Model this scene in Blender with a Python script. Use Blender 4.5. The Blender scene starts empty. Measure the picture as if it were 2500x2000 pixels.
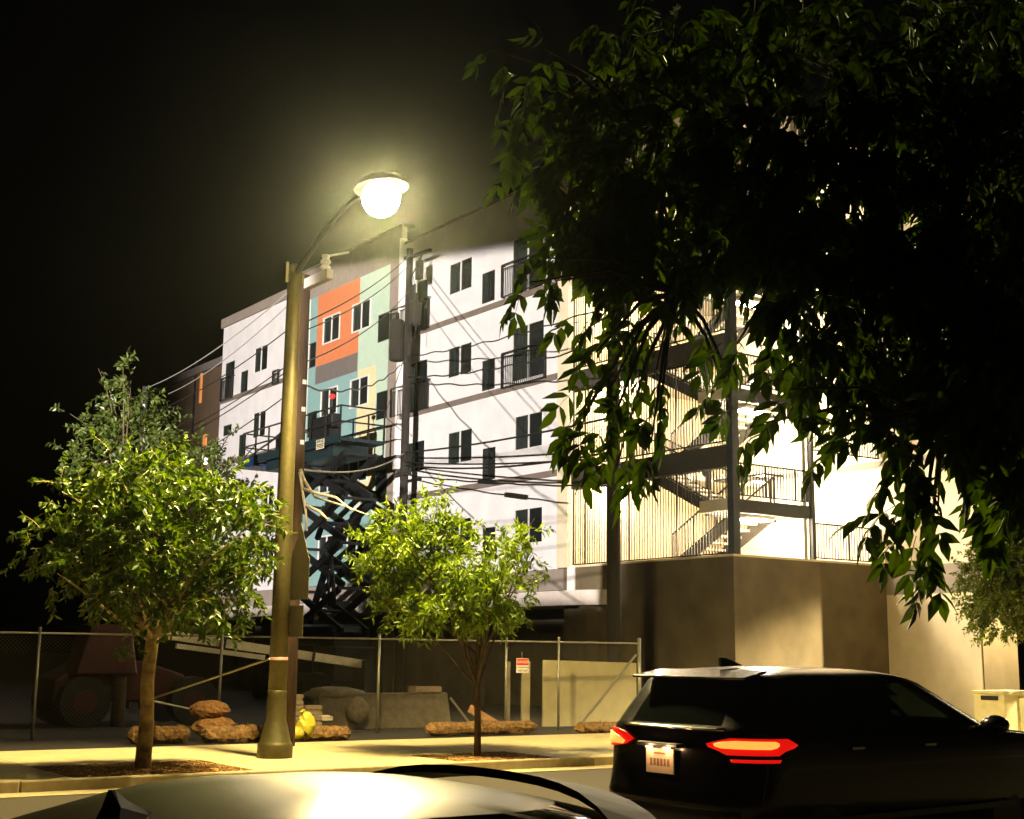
import bpy, bmesh, math, random
from mathutils import Vector, Matrix
random.seed(7)
R = math.radians
scn = bpy.context.scene
COL = scn.collection

# ------------------------------------------------------------------ camera
YAW, PITCH, ROLL, FPX = R(35.2), R(10.27), R(0.68), 3300.0
EYE = Vector((0, 0, 1.75))
FW = Vector((math.sin(YAW)*math.cos(PITCH), math.cos(YAW)*math.cos(PITCH), math.sin(PITCH)))
_r0 = Vector((math.cos(YAW), -math.sin(YAW), 0)); _u0 = _r0.cross(FW)
RT = _r0*math.cos(ROLL) + _u0*math.sin(ROLL); UP = RT.cross(FW)
cam = bpy.data.cameras.new('camera'); camo = bpy.data.objects.new('camera', cam); COL.objects.link(camo)
cam.sensor_width = 36; cam.lens = FPX/2500*36; cam.clip_start = 0.05; cam.clip_end = 2000
camo.matrix_world = Matrix.Translation(EYE) @ Matrix((RT, UP, -FW)).transposed().to_4x4()
scn.camera = camo
scn.render.resolution_x, scn.render.resolution_y = 1024, 819

# ------------------------------------------------------------------ world, moon, exposure
w = bpy.data.worlds.new('World'); scn.world = w; w.use_nodes = True
nt = w.node_tree; bg = nt.nodes['Background']
sky = nt.nodes.new('ShaderNodeTexSky'); sky.sky_type = 'NISHITA'; sky.sun_disc = False
sky.sun_elevation = R(-3); sky.sun_rotation = R(215)
nt.links.new(sky.outputs[0], bg.inputs[0]); bg.inputs[1].default_value = 0.008
scn.view_settings.view_transform = 'Standard'; scn.view_settings.look = 'None'
scn.view_settings.exposure = 0; scn.view_settings.gamma = 1
scn.cycles.use_denoising = True
scn.cycles.max_bounces = 6; scn.cycles.transparent_max_bounces = 6
scn.cycles.sample_clamp_indirect = 4
try: scn.cycles.volume_bounces = 0
except Exception: pass

# ------------------------------------------------------------------ helpers: projection
def ray(px, py): return FW + RT*((px-1250)/FPX) - UP*((py-1000)/FPX)
def onX(px, py, x): d = ray(px, py); return EYE + d*(x/d.x)
def onY(px, py, y): d = ray(px, py); return EYE + d*(y/d.y)
def onZ(px, py, z): d = ray(px, py); return EYE + d*((z-EYE.z)/d.z)
def atD(px, py, D): return EYE + ray(px, py)*D
FX = 25.5
def fac(px, py): p = onX(px, py, FX); return p.y, p.z

# ------------------------------------------------------------------ helpers: materials
MATS = {}
def mat(name, col, rough=0.8, metal=0.0, var=0.15, scale=6.0, bump=0.0, bscale=60.0, emit=None, estr=0.0, coat=0.0, spec=0.5, stretch=None):
    if name in MATS: return MATS[name]
    m = bpy.data.materials.new(name); m.use_nodes = True
    n = m.node_tree.nodes; l = m.node_tree.links; b = n['Principled BSDF']
    b.inputs['Roughness'].default_value = rough; b.inputs['Metallic'].default_value = metal
    b.inputs['Specular IOR Level'].default_value = spec
    b.inputs['Coat Weight'].default_value = coat; b.inputs['Coat Roughness'].default_value = 0.05
    tc = n.new('ShaderNodeTexCoord'); vec = tc.outputs['Object']
    if stretch:
        mp = n.new('ShaderNodeMapping'); mp.inputs['Scale'].default_value = stretch; l.new(vec, mp.inputs[0]); vec = mp.outputs[0]
    if var > 0:
        tx = n.new('ShaderNodeTexNoise'); tx.inputs['Scale'].default_value = scale; tx.inputs['Detail'].default_value = 6
        l.new(vec, tx.inputs['Vector'])
        cr = n.new('ShaderNodeValToRGB')
        cr.color_ramp.elements[0].position = 0.3; cr.color_ramp.elements[1].position = 0.7
        cr.color_ramp.elements[0].color = [c*(1-var) for c in col]+[1]
        cr.color_ramp.elements[1].color = [min(1, c*(1+var)) for c in col]+[1]
        l.new(tx.outputs['Fac'], cr.inputs[0]); l.new(cr.outputs[0], b.inputs['Base Color'])
    else: b.inputs['Base Color'].default_value = list(col)+[1]
    if bump > 0:
        t2 = n.new('ShaderNodeTexNoise'); t2.inputs['Scale'].default_value = bscale; t2.inputs['Detail'].default_value = 4
        l.new(vec, t2.inputs['Vector'])
        bp = n.new('ShaderNodeBump'); bp.inputs['Strength'].default_value = bump; bp.inputs['Distance'].default_value = 0.02
        l.new(t2.outputs['Fac'], bp.inputs['Height']); l.new(bp.outputs[0], b.inputs['Normal'])
    if emit:
        b.inputs['Emission Color'].default_value = list(emit)+[1]; b.inputs['Emission Strength'].default_value = estr
    MATS[name] = m; return m

def leaf_mat(name, c0, c1, trans=0.45, rough=0.45):
    m = bpy.data.materials.new(name); m.use_nodes = True
    n = m.node_tree.nodes; l = m.node_tree.links; b = n['Principled BSDF']; out = n['Material Output']
    geo = n.new('ShaderNodeNewGeometry')
    cr = n.new('ShaderNodeValToRGB'); cr.color_ramp.elements[0].color = list(c0)+[1]; cr.color_ramp.elements[1].color = list(c1)+[1]
    l.new(geo.outputs['Random Per Island'], cr.inputs[0]); l.new(cr.outputs[0], b.inputs['Base Color'])
    b.inputs['Roughness'].default_value = rough
    t = n.new('ShaderNodeBsdfTranslucent'); hs = n.new('ShaderNodeHueSaturation')
    hs.inputs['Saturation'].default_value = 1.2; hs.inputs['Value'].default_value = 1.3
    l.new(cr.outputs[0], hs.inputs['Color']); l.new(hs.outputs[0], t.inputs[0])
    mx = n.new('ShaderNodeMixShader'); mx.inputs[0].default_value = trans
    l.new(b.outputs[0], mx.inputs[1]); l.new(t.outputs[0], mx.inputs[2]); l.new(mx.outputs[0], out.inputs[0])
    return m

# ------------------------------------------------------------------ helpers: meshes and objects
class MB:
    def __init__(s): s.v = []; s.f = []
    def add(s, vs, fs):
        o = len(s.v); s.v += [tuple(v) for v in vs]; s.f += [tuple(i+o for i in f) for f in fs]; return s
    def box(s, a, b, M=None):
        x0, y0, z0 = [min(p, q) for p, q in zip(a, b)]; x1, y1, z1 = [max(p, q) for p, q in zip(a, b)]
        vs = [Vector(p) for p in ((x0,y0,z0),(x1,y0,z0),(x1,y1,z0),(x0,y1,z0),(x0,y0,z1),(x1,y0,z1),(x1,y1,z1),(x0,y1,z1))]
        if M: vs = [M @ v for v in vs]
        return s.add(vs, [(0,3,2,1),(4,5,6,7),(0,1,5,4),(1,2,6,5),(2,3,7,6),(3,0,4,7)])
    def bar(s, p, q, w, h=None, up=(0,0,1)):
        p, q = Vector(p), Vector(q); h = h or w; d = (q-p).normalized(); up = Vector(up)
        if abs(d.dot(up)) > 0.98: up = Vector((0,1,0))
        a = d.cross(up).normalized(); b = a.cross(d); a *= w/2; b *= h/2
        vs = [p-a-b, p+a-b, p+a+b, p-a+b, q-a-b, q+a-b, q+a+b, q-a+b]
        return s.add(vs, [(0,3,2,1),(4,5,6,7),(0,1,5,4),(1,2,6,5),(2,3,7,6),(3,0,4,7)])
    def tube(s, pts, rad, n=8, caps=True):
        pts = [Vector(p) for p in pts]
        if not hasattr(rad, '__len__'): rad = [rad]*len(pts)
        d0 = (pts[1]-pts[0]).normalized(); ref = Vector((0,0,1)) if abs(d0.z) < .9 else Vector((1,0,0))
        a = d0.cross(ref).normalized(); o = len(s.v); m = len(pts)
        for i, p in enumerate(pts):
            d = (pts[min(i+1, m-1)]-pts[max(i-1, 0)]).normalized()
            a = (a - d*a.dot(d)).normalized(); b = d.cross(a)
            for k in range(n):
                t = 2*math.pi*k/n; s.v.append(tuple(p + (a*math.cos(t)+b*math.sin(t))*rad[i]))
        for i in range(m-1):
            for k in range(n):
                k2 = (k+1) % n; s.f.append((o+i*n+k, o+i*n+k2, o+(i+1)*n+k2, o+(i+1)*n+k))
        if caps: s.f.append(tuple(o+k for k in range(n-1, -1, -1))); s.f.append(tuple(o+(m-1)*n+k for k in range(n)))
        return s
    def _lathe(s, c, prof, n):
        c = Vector(c); o = len(s.v)
        for r, z in prof:
            for k in range(n):
                t = 2*math.pi*k/n; s.v.append((c.x+r*math.cos(t), c.y+r*math.sin(t), c.z+z))
        for i in range(len(prof)-1):
            for k in range(n):
                k2 = (k+1) % n; s.f.append((o+i*n+k, o+i*n+k2, o+(i+1)*n+k2, o+(i+1)*n+k))
        s.f.append(tuple(o+k for k in range(n-1, -1, -1))); s.f.append(tuple(o+(len(prof)-1)*n+k for k in range(n)))
        return s
    def ell(s, c, r, n=14, m=9, noise=0, M=None, seed=0):
        rnd = random.Random(seed); c = Vector(c); o = len(s.v)
        for i in range(m+1):
            ph = math.pi*i/m
            for k in range(n):
                t = 2*math.pi*k/n; q = 1+noise*(rnd.random()-.5)
                p = Vector((r[0]*math.sin(ph)*math.cos(t)*q, r[1]*math.sin(ph)*math.sin(t)*q, r[2]*math.cos(ph)*q))
                if M: p = M @ p
                s.v.append(tuple(c+p))
        for i in range(m):
            for k in range(n):
                k2 = (k+1) % n; s.f.append((o+i*n+k, o+(i+1)*n+k, o+(i+1)*n+k2, o+i*n+k2))
        return s
    def prism(s, poly, d):
        poly = [Vector(p) for p in poly]; d = Vector(d); n = len(poly)
        return s.add(poly+[p+d for p in poly], [tuple(range(n-1,-1,-1)), tuple(range(n, 2*n))]+[(i, (i+1) % n, n+(i+1) % n, n+i) for i in range(n)])
    def build(s, name, m, parent=None, smooth=False, bevel=0, sub=0):
        me = bpy.data.meshes.new(name); org = Vector((0,0,0))
        if parent is None and s.v:
            xs = [v[0] for v in s.v]; ys = [v[1] for v in s.v]; zs = [v[2] for v in s.v]
            org = Vector(((min(xs)+max(xs))/2, (min(ys)+max(ys))/2, min(zs)))
        elif parent is not None: org = parent.matrix_basis.translation.copy() if parent.parent is None else Vector(parent['_org'])
        me.from_pydata([tuple(Vector(v)-org) for v in s.v], [], s.f); me.update()
        o = bpy.data.objects.new(name, me); COL.objects.link(o)
        if isinstance(m, (list, tuple)):
            for q in m: me.materials.append(q)
        else: me.materials.append(m)
        if parent is None: o.location = org
        else: o.parent = parent
        o['_org'] = tuple(org)
        if smooth:
            for p in me.polygons: p.use_smooth = True
        if bevel:
            md = o.modifiers.new('bevel', 'BEVEL'); md.width = bevel; md.segments = 2; md.limit_method = 'ANGLE'
        if sub:
            md = o.modifiers.new('sub', 'SUBSURF'); md.levels = md.render_levels = sub
        return o

def tag(o, label, cat, group=None, kind=None):
    o['label'] = label; o['category'] = cat
    if group: o['group'] = group
    if kind: o['kind'] = kind
    return o
def thing(name, loc, label, cat, group=None):
    o = bpy.data.objects.new(name, None); COL.objects.link(o); o.location = loc; o.matrix_basis = Matrix.Translation(Vector(loc))
    o['_org'] = tuple(loc); o.empty_display_size = .2
    return tag(o, label, cat, group)
def struct(o, kind='structure'): o['kind'] = kind; return o
def text_part(name, body, size, M, m, parent, extr=0.002):
    cu = bpy.data.curves.new('t', 'FONT'); cu.body = body; cu.size = size; cu.align_x = 'CENTER'; cu.align_y = 'CENTER'; cu.extrude = extr
    t = bpy.data.objects.new('t', cu); COL.objects.link(t)
    bpy.context.view_layer.update()
    me = bpy.data.meshes.new_from_object(t.evaluated_get(bpy.context.evaluated_depsgraph_get()))
    bpy.data.objects.remove(t)
    me.transform(M); org = Vector(parent['_org']); me.transform(Matrix.Translation(-org))
    me.materials.clear(); me.materials.append(m)
    o = bpy.data.objects.new(name, me); COL.objects.link(o); o.parent = parent; o['_org'] = tuple(org); return o

# palette
def rv(rnd):
    while True:
        v = Vector((rnd.uniform(-1,1),rnd.uniform(-1,1),rnd.uniform(-1,1)))
        if .05 < v.length <= 1: return v
white_st = mat('white_stucco', (.74,.72,.74), .9, var=.07, scale=1.3, bump=.25, bscale=90)
cream_st = mat('cream_stucco', (.72,.62,.44), .9, var=.06, scale=3, bump=.25, bscale=90)
taupe = mat('taupe_stucco', (.27,.225,.195), .9, var=.10, scale=3, bump=.3, bscale=80)
podium_m = mat('podium_stucco', (.13,.10,.055), .9, var=.25, scale=1.1, bump=.35, bscale=60)
orange_p = mat('orange_paint', (.62,.19,.075), .85, var=.06, bump=.2, bscale=90)
grey_p = mat('grey_paint', (.15,.13,.125), .85, var=.08, bump=.2, bscale=90)
green_p = mat('pale_green_paint', (.46,.60,.48), .85, var=.05, bump=.2, bscale=90)
teal_p = mat('teal_paint', (.22,.38,.38), .85, var=.06, bump=.2, bscale=90)
yellow_p = mat('pale_yellow_paint', (.74,.62,.36), .85, var=.05, bump=.2, bscale=90)
glass_d = mat('dark_glass', (.012,.015,.016), .12, var=.3, scale=2, spec=.4, stretch=(1,14,.2))
blind_d = mat('glass_with_blinds', (.022,.030,.028), .25, var=.75, scale=3, spec=.4, stretch=(1,9,.15))
frame_w = mat('white_frame', (.75,.73,.72), .5, var=.03)
frame_k = mat('black_metal', (.018,.018,.018), .45, metal=.3, var=.1)
steel_d = mat('dark_steel', (.012,.010,.008), .5, metal=.4, var=.15)
galv = mat('galvanised_steel', (.28,.26,.20), .45, metal=.6, var=.15, scale=12)

# ------------------------------------------------------------------ lamp light with a shaped beam
def beam_light(name, loc, power, color, radius, expr):
    """point lamp whose strength depends on direction, as a real reflector makes it; expr(nodes, links, vector) -> strength socket"""
    L = bpy.data.lights.new(name, 'POINT'); L.energy = power; L.color = color; L.shadow_soft_size = radius
    o = bpy.data.objects.new(name, L); COL.objects.link(o); o.location = loc
    L.use_nodes = True; n = L.node_tree.nodes; l = L.node_tree.links
    em = n['Emission']; g = n.new('ShaderNodeNewGeometry')
    l.new(expr(n, l, g.outputs['Incoming']), em.inputs['Strength'])
    return o
def math_node(n, l, op, a, b=None, c=None):
    m = n.new('ShaderNodeMath'); m.operation = op
    for i, q in enumerate((a, b, c)):
        if q is None: continue
        if isinstance(q, (int, float)): m.inputs[i].default_value = q
        else: l.new(q, m.inputs[i])
    return m.outputs[0]
def ramp_node(n, l, val, x0, x1, y0=0., y1=1.):
    m = n.new('ShaderNodeMapRange'); m.interpolation_type = 'SMOOTHSTEP'
    l.new(val, m.inputs[0]); m.inputs[1].default_value = x0; m.inputs[2].default_value = x1; m.inputs[3].default_value = y0; m.inputs[4].default_value = y1
    return m.outputs[0]

#==SETTING==
# ------------------------------------------------------------------ ground
asphalt = mat('asphalt', (.07,.058,.036), .85, var=.35, scale=40, bump=.5, bscale=180)
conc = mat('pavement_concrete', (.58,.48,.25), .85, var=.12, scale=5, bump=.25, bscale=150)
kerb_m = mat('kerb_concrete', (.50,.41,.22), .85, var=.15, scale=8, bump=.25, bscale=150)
dirt = mat('dirt', (.024,.018,.011), 1, var=.4, scale=8, bump=.8, bscale=25)
KY, SW0, SW1 = 17.45, 17.62, 22.6
def sheet(name, x0, y0, x1, y1, z, m):
    b = MB(); b.add([(x0,y0,z),(x1,y0,z),(x1,y1,z),(x0,y1,z)], [(0,1,2,3)]); o = b.build(name, m); o['kind'] = 'structure'; return o
sheet('ground', -300, -300, 500, 600, -0.02, dirt)
sheet('road', -120, 1.9, 160, 16.98, 0.0, asphalt)
b = MB(); b.box((-120,16.98,-.1), (160,KY,.012)); struct(b.build('gutter', kerb_m))
b = MB(); x = -40.0
while x < 60:
    b.box((x+.006,KY,-.1), (x+3.0-.006,SW0,.15)); x += 3.0
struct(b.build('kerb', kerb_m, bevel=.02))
# far pavement: slabs with joints, leaving out the tree pits
pits = [(5.7,17.66,8.2,19.55), (11.5,17.66,13.4,19.1)]
b = MB()
def slab(x0, y0, x1, y1): b.box((x0+.006,y0+.006,0), (x1-.006,y1-.006,.15))
xs = sorted(set([-40,-30,-20,-10,-4,-1,2,4,5.7,8.2,9.7,11.5,13.4,15,16.8,18.6,20.4,22.2,25,30,40,60]))
for x0, x1 in zip(xs, xs[1:]):
    cut = [p for p in pits if p[0] < x1-.01 and p[2] > x0+.01]
    y0 = cut[0][3] if cut else SW0
    ys = [y0, 20.2, SW1]
    for ya, yb in zip(ys, ys[1:]): slab(x0, ya, x1, yb)
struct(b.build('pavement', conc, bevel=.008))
b = MB(); b.box((-40,SW1,-.01), (60,90,.08)); struct(b.build('lot_ground', dirt))
b = MB(); b.box((-60,-30,-.05), (90,1.75,.13)); b.box((-60,1.75,-.05), (90,1.9,.145)); struct(b.build('near_pavement', mat('dark_paving', (.08,.07,.05), .9, var=.2, scale=6)))
b = MB()
b.box((-120,10.0-.06,.002),(160,10.0+.06,.005)); struct(b.build('road_marking', mat('yellow_line', (.55,.42,.10), .7, var=.3, scale=20)))
# mulch of bark chips in the tree pits
mul = mat('bark_mulch', (.46,.27,.09), .95, var=.5, scale=30)
for (x0,y0,x1,y1) in pits:
    b = MB(); b.box((x0+.01,y0,0),(x1-.01,y1,.125))
    for i in range(1500):
        c = Vector((random.uniform(x0+.03,x1-.03), random.uniform(y0+.02,y1-.02), .125+random.uniform(0,.025)))
        M = Matrix.Translation(c) @ Matrix.Rotation(random.uniform(0,6.3),4,'Z') @ Matrix.Rotation(random.uniform(-.6,.6),4,'X')
        a = random.uniform(.015,.04); b.box((-a,-a*.4,-.006),(a,a*.4,.006), M)
    o = b.build('bark_mulch', mul); o['kind'] = 'stuff'
    tag(o, 'orange brown bark mulch in the tree pit of the '+('mottled trunk' if x0 < 8 else 'thin trunk right of the lamp post'), 'mulch', kind='stuff')
#==BUILDING==
# ------------------------------------------------------------------ apartment building
apt = thing('apartment_building', (25.5, 33.25, 0), 'white apartment building with an orange and mint painted bay and open lit stair tower', 'building')
def wall_x(name, x, y0, y1, z0, z1, holes, m, parent, depth=.12):
    """wall skin in the plane X = x looking towards -X, with real openings"""
    hs = [(max(h[0],y0), min(h[1],y1), max(h[2],z0), min(h[3],z1)) for h in holes]
    hs = [h for h in hs if h[1]-h[0] > .01 and h[3]-h[2] > .01]
    ys = sorted(set([y0,y1]+[h[0] for h in hs]+[h[1] for h in hs])); zs = sorted(set([z0,z1]+[h[2] for h in hs]+[h[3] for h in hs]))
    inn = lambda y, z: any(h[0] < y < h[1] and h[2] < z < h[3] for h in hs)
    b = MB()
    for ya, yb in zip(ys, ys[1:]):
        for za, zb in zip(zs, zs[1:]):
            if inn((ya+yb)/2, (za+zb)/2): continue
            b.box((x,ya,za), (x+depth,yb,zb))
    me = b.build(name, m, parent)
    bm = bmesh.new(); bm.from_mesh(me.data); bmesh.ops.remove_doubles(bm, verts=bm.verts, dist=1e-4)
    seen = {}
    for f in bm.faces: seen.setdefault(tuple(sorted(v.index for v in f.verts)), []).append(f)
    dead = [f for fs in seen.values() if len(fs) > 1 for f in fs]
    bmesh.ops.delete(bm, geom=dead, context='FACES'); bm.to_mesh(me.data); bm.free()
    return me
def window_x(parent, h, x=FX, fm=frame_w, split=True, blind=False, sill=True, fw=.03, proud=.0):
    y0, y1, z0, z1 = h
    b = MB(); xa, xb = x-proud-.012, x+.10
    b.box((xa,y0,z0),(xb,y0+fw,z1)); b.box((xa,y1-fw,z0),(xb,y1,z1)); b.box((xa,y0+fw,z1-fw),(xb,y1-fw,z1)); b.box((xa,y0+fw,z0),(xb,y1-fw,z0+fw))
    wd = b.build('window', fm, parent)
    ym = (y0+y1)/2
    if split:
        for a_, c_, m_ in ((y0+fw,ym,glass_d),(ym,y1-fw,blind_d)):
            p = MB(); p.box((x+.02,a_,z0+fw),(x+.035,c_,z1-fw)); p.build('pane', m_, wd)
    else:
        p = MB(); p.box((x+.02,y0+fw,z0+fw),(x+.035,y1-fw,z1-fw)); p.build('pane', glass_d, wd)
    if split:
        q = MB(); q.box((x-.008,ym-.028,z0+fw),(x+.02,ym+.028,z1-fw)); q.build('mullion', fm, wd)
    return wd
def W(x0, x1, xr, yt, yb):   # pixel sides of an opening plus its top and bottom read at column xr -> metres on the facade
    ya = fac(x1, (yt+yb)/2)[0]; yb_ = fac(x0, (yt+yb)/2)[0]
    return (ya, yb_, fac(xr, yb)[1], fac(xr, yt)[1])
ZL = [4.38, 7.42, 10.52, 13.58]; ZTOP = 17.25
# right section, Y 33.55 .. 43.55
RS = dict(
 top=[W(1097,1153,1097,648,723), W(1178,1208,1178,670,743), W(988,1045,1045,678,801), W(1251,1328,1251,587,728)],
 four=[W(1094,1152,1094,852,926), W(1178,1208,1178,883,956), W(988,1044,1044,875,997), W(1251,1329,1251,803,935)],
 three=[W(985,1037,1037,1073,1149), W(1093,1153,1093,1058,1137), W(1179,1209,1179,1097,1174), W(1257,1325,1257,1018,1102)],
 two=[W(985,1037,1037,1268,1348), W(1093,1151,1151,1262,1340), W(1179,1209,1179,1290,1365), W(1256,1325,1256,1245,1331)])
rh = sum(RS.values(), [])
YR0, YR1 = 33.6, 43.5
wall_x('wall', FX, YR0, YR1, 4.38, ZTOP, rh, white_st, apt)
for k, hs in RS.items():
    for h in hs:
        narrow = h[1]-h[0] < 1.0
        window_x(apt, h, fm=frame_k if narrow else frame_w)
# left section, Y 51.95 .. 60.6
def Z1(px, py): return px*380/931/1.0, py
def Q(x, y): return 380+x*.408, 780+y*.408          # crop pixels -> photograph pixels
def WQ(x0, x1, xr, yt, yb): a = Q(x0, 0)[0], Q(x1, 0)[0], Q(xr, 0)[0], Q(0, yt)[1], Q(0, yb)[1]; return W(*a)
LS = [WQ(592,670,592,178,325), WQ(512,550,512,318,455), WQ(418,468,418,268,495), WQ(582,658,582,565,715), WQ(500,538,500,695,835), WQ(408,453,408,640,700),
      W(560,592,560,1215,1290), W(640,668,640,1190,1265), W(640,668,640,1330,1400)]
YL0, YL1 = 52.0, 60.6
wall_x('wall', FX, YL0, YL1, 4.38, ZTOP-.02, LS, white_st, apt)
for h in LS: window_x(apt, h, fm=frame_k if h[1]-h[0] < 1.0 else frame_w)
b = MB(); b.box((FX-.12,YL0,ZTOP-.02),(FX+.3,YL1+.1,ZTOP+.42)); b.build('parapet', taupe, apt)
b = MB(); b.box((FX-.03,YR0,ZTOP),(FX+.3,YR1,ZTOP+.10)); b.build('parapet', taupe, apt)
# floor bands
for (y0, y1, zs) in ((YR0, YR1, ZL[1:]), (YL0, YL1, ZL[1:])):
    for z in zs:
        b = MB(); b.box((FX-.05,y0,z-.13),(FX+.02,y1,z+.07)); b.build('floor_band', mat('band_stucco', (.17,.135,.115), .9, var=.15, scale=4), apt)
# taupe strip under the first homes and the canopy
b = MB(); b.box((FX-.02,33.3,3.72),(FX+.12,YL1,4.38)); b.build('base_band', taupe, apt)
b = MB(); pts = [(24.9,60.5),(24.9,32.6)]
for k in range(1, 9): t = math.pi/2*k/8; pts.append((25.9-1.0*math.cos(t), 32.6-1.75*math.sin(t)))
pts += [(26.9,30.85),(26.9,60.5)]
b.prism([(x,y,3.22) for x, y in reversed(pts)], (0,0,.44)); b.build('canopy', mat('canopy_stucco', (.62,.55,.50), .9, var=.06, bump=.2), apt)
for y in (31.6, 37.5, 43.5, 49.5, 55.5):
    b = MB(); b.box((25.1,y,0),(25.5,y+.4,3.22)); b.build('column', podium_m, apt)
# small white post between the screen and the podium
b = MB(); b.box((FX-.05,32.7,3.66),(FX+.35,33.05,4.40)); b.build('pedestal', white_st, apt)
# corner column of the right section
b = MB(); b.box((FX-.04,33.05,4.40),(FX+.4,33.6,ZTOP+.1)); b.build('corner_column', cream_st, apt)
# dark parking level behind the canopy
b = MB(); b.box((27.2,33.3,.0),(27.5,62,4.3)); b.box((27.2,33.3,3.8),(27.0+9,62,4.3)); b.build('parking_wall', podium_m, apt)
# house body and roof
b = MB(); b.box((FX+.13,YR0,4.38),(38,YL1,ZTOP-.05)); b.build('house_body', grey_p, apt)
b = MB(); b.box((FX+.3,YR0,ZTOP-.05),(38,YL1,ZTOP+.05)); b.build('roof', grey_p, apt)
# ---- painted bay
YM0, YM1, ZM = 43.5, 52.0, 18.0
mw = {}
mw['o1'] = W(794,835,794,779,844); mw['o2'] = W(865,910,865,747,816)
mw['d0'] = W(754,776,754,844,903); mw['d3'] = W(929,956,929,772,838)
mw['f1'] = W(788,829,788,955,1022); mw['f2'] = W(860,905,860,930,1000); mw['f3'] = W(925,951,925,961,1027)
mw['t1'] = W(785,826,826,1131,1200); mw['t2'] = W(856,903,856,1113,1183); mw['t3'] = W(923,950,923,1151,1220)
mw['s1'] = W(782,822,822,1305,1378); mw['s2'] = W(852,900,852,1295,1365); mw['s3'] = W(920,947,920,1330,1400)
mw['d4'] = W(757,778,757,1010,1070)
mh = list(mw.values())
yL = fac(757,900)[0]; yR = fac(955,800)[0]; zT = 16.68
yo0 = fac(882,780)[0]; yo1 = fac(779,820)[0]; yy = fac(846,1000)[0]; yb1 = fac(868,1250)[0]; yb2 = fac(884,1250)[0]
zo = fac(882,860)[1]; zg = fac(882,905)[1]; zy1 = fac(900,1225)[1]
P = FX-.10
def panel(y0, y1, z0, z1, m): wall_x('painted_panel', P, y0, y1, z0, z1, mh, m, apt, depth=.22)
panel(YM0, yR, 4.38, ZM, taupe); panel(yL, YM1, 4.38, ZM, taupe); panel(yR, yL, zT, ZM, taupe)
panel(yo1, yL, 4.38, zT, teal_p)
panel(yo0, yo1, zo, zT, orange_p); panel(yo0, yo1, zg, zo, grey_p)
panel(yR, yo0, zg, zT, green_p)
panel(yb1, yo1, 4.38, zg, teal_p)
yg = fac(921,1000)[0]
panel(yg, yb1, zy1, zg, yellow_p); panel(yR, yg, 4.38, zg, green_p)
panel(yb2, yb1, 4.38, zy1, mat('light_mint_paint', (.58,.70,.58), .85, var=.05)); panel(yg, yb2, 4.38, zy1, teal_p)
for k, h in mw.items():
    if k in ('d0','d3','f3','t3','s3','d4'): window_x(apt, h, x=P, fm=frame_k, split=False)
    else: window_x(apt, h, x=P, split=True, proud=.015, fw=.055)
# white corner trims, panel reveals at the top
for y in (YM0, YM1):
    b = MB(); b.box((FX-.16,y-.07,4.40),(FX+.1,y+.07,ZM-.5)); b.build('corner_trim', frame_w, apt)
b = MB(); b.box((P-.03,yL-.04,4.4),(P+.05,yL+.04,zT)); b.build('corner_trim', frame_w, apt)
b = MB(); b.box((P-.05,YM0-.05,ZM),(FX+.4,YM1+.05,ZM+.10)); b.build('parapet', taupe, apt)
# ---- balcony railings of the french doors
def balcony(y0, y1, z0, z1, x=FX):
    b = MB(); d = .14
    b.bar((x-d,y0,z1),(x-d,y1,z1),.06,.04); b.bar((x-d,y0,z1-.14),(x-d,y1,z1-.14),.035,.03); b.bar((x-d,y0,z0+.06),(x-d,y1,z0+.06),.04,.03)
    y = y0
    n = max(3, int((y1-y0)/.105))
    for i in range(n+1):
        yy_ = y0+(y1-y0)*i/n; b.bar((x-d,yy_,z0+.06),(x-d,yy_,z1-(.0 if i in (0,n) else .14)),.05 if i in (0,n) else .02)
    for yy_ in (y0, y1):
        b.bar((x-d,yy_,z1),(x,yy_,z1),.04); b.bar((x-d,yy_,z0+.06),(x,yy_,z0+.06),.04)
    b.build('balcony_railing', frame_k, apt)
def bal(x0, x1, xr, yt, yb):
    h = W(x0, x1, xr, yt, yb); balcony(*h)
bal(962,1052,1052,726,804); bal(1233,1336,1233,651,732); bal(962,1050,1050,926,1000); bal(1233,1337,1233,866,954)
balcony(*WQ(404,470,404,362,500)); balcony(*WQ(716,748,716,315,400))
# ---- stair tower
XS1, YS0, YS1 = 31.6, 25.9, 33.05
b = MB(); b.box((FX,YS0,0),(XS1,YS0+.25,4.38)); b.box((FX,YS0+.25,0),(FX+.25,33.25,4.38)); b.build('podium_wall', podium_m, apt)
b = MB(); b.box((FX-.02,YS0-.02,4.38),(XS1,YS0+.25,4.44)); b.box((FX-.02,YS0+.25,4.38),(FX+.25,32.7,4.44)); b.build('coping', cream_st, apt)
b = MB(); b.box((FX+.25,YS0+.25,4.1),(XS1,YS1,4.36)); b.build('court_floor', conc, apt)
b = MB(); b.box((FX+.4,YS1,4.36),(XS1,YS1+.2,ZTOP)); b.build('court_wall', mat('court_stucco', (.68,.56,.35), .9, var=.05, bump=.2), apt)
XW1, YW0 = 33.15, 22.8
b = MB(); b.box((XS1,YW0,3.56),(XW1,40,4.38)); b.build('base_band', taupe, apt)
b = MB(); b.box((XS1,YW0,0),(XW1,YS0-.0,3.56)); b.build('wing_base', cream_st, apt)
b = MB(); b.box((XS1+.02,YW0+.02,4.38),(XW1,40,ZTOP)); b.build('wing_wall', cream_st, apt)
b = MB(); b.box((XS1+.03,YW0-.04,0),(XW1+.01,YW0-.003,ZTOP)); b.build('return_shade_slab', podium_m, apt)  # thin dark slab added over the wing's lit return, shade put into its colour
for z in ZL[1:]:
    b = MB(); b.box((XS1-.03,YW0,z-.1),(XS1+.05,YS1,z+.06)); b.build('floor_band', taupe, apt)
fascia_m = mat('fascia_stucco', (.04,.033,.024), .9, var=.15, bump=.3)
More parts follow.
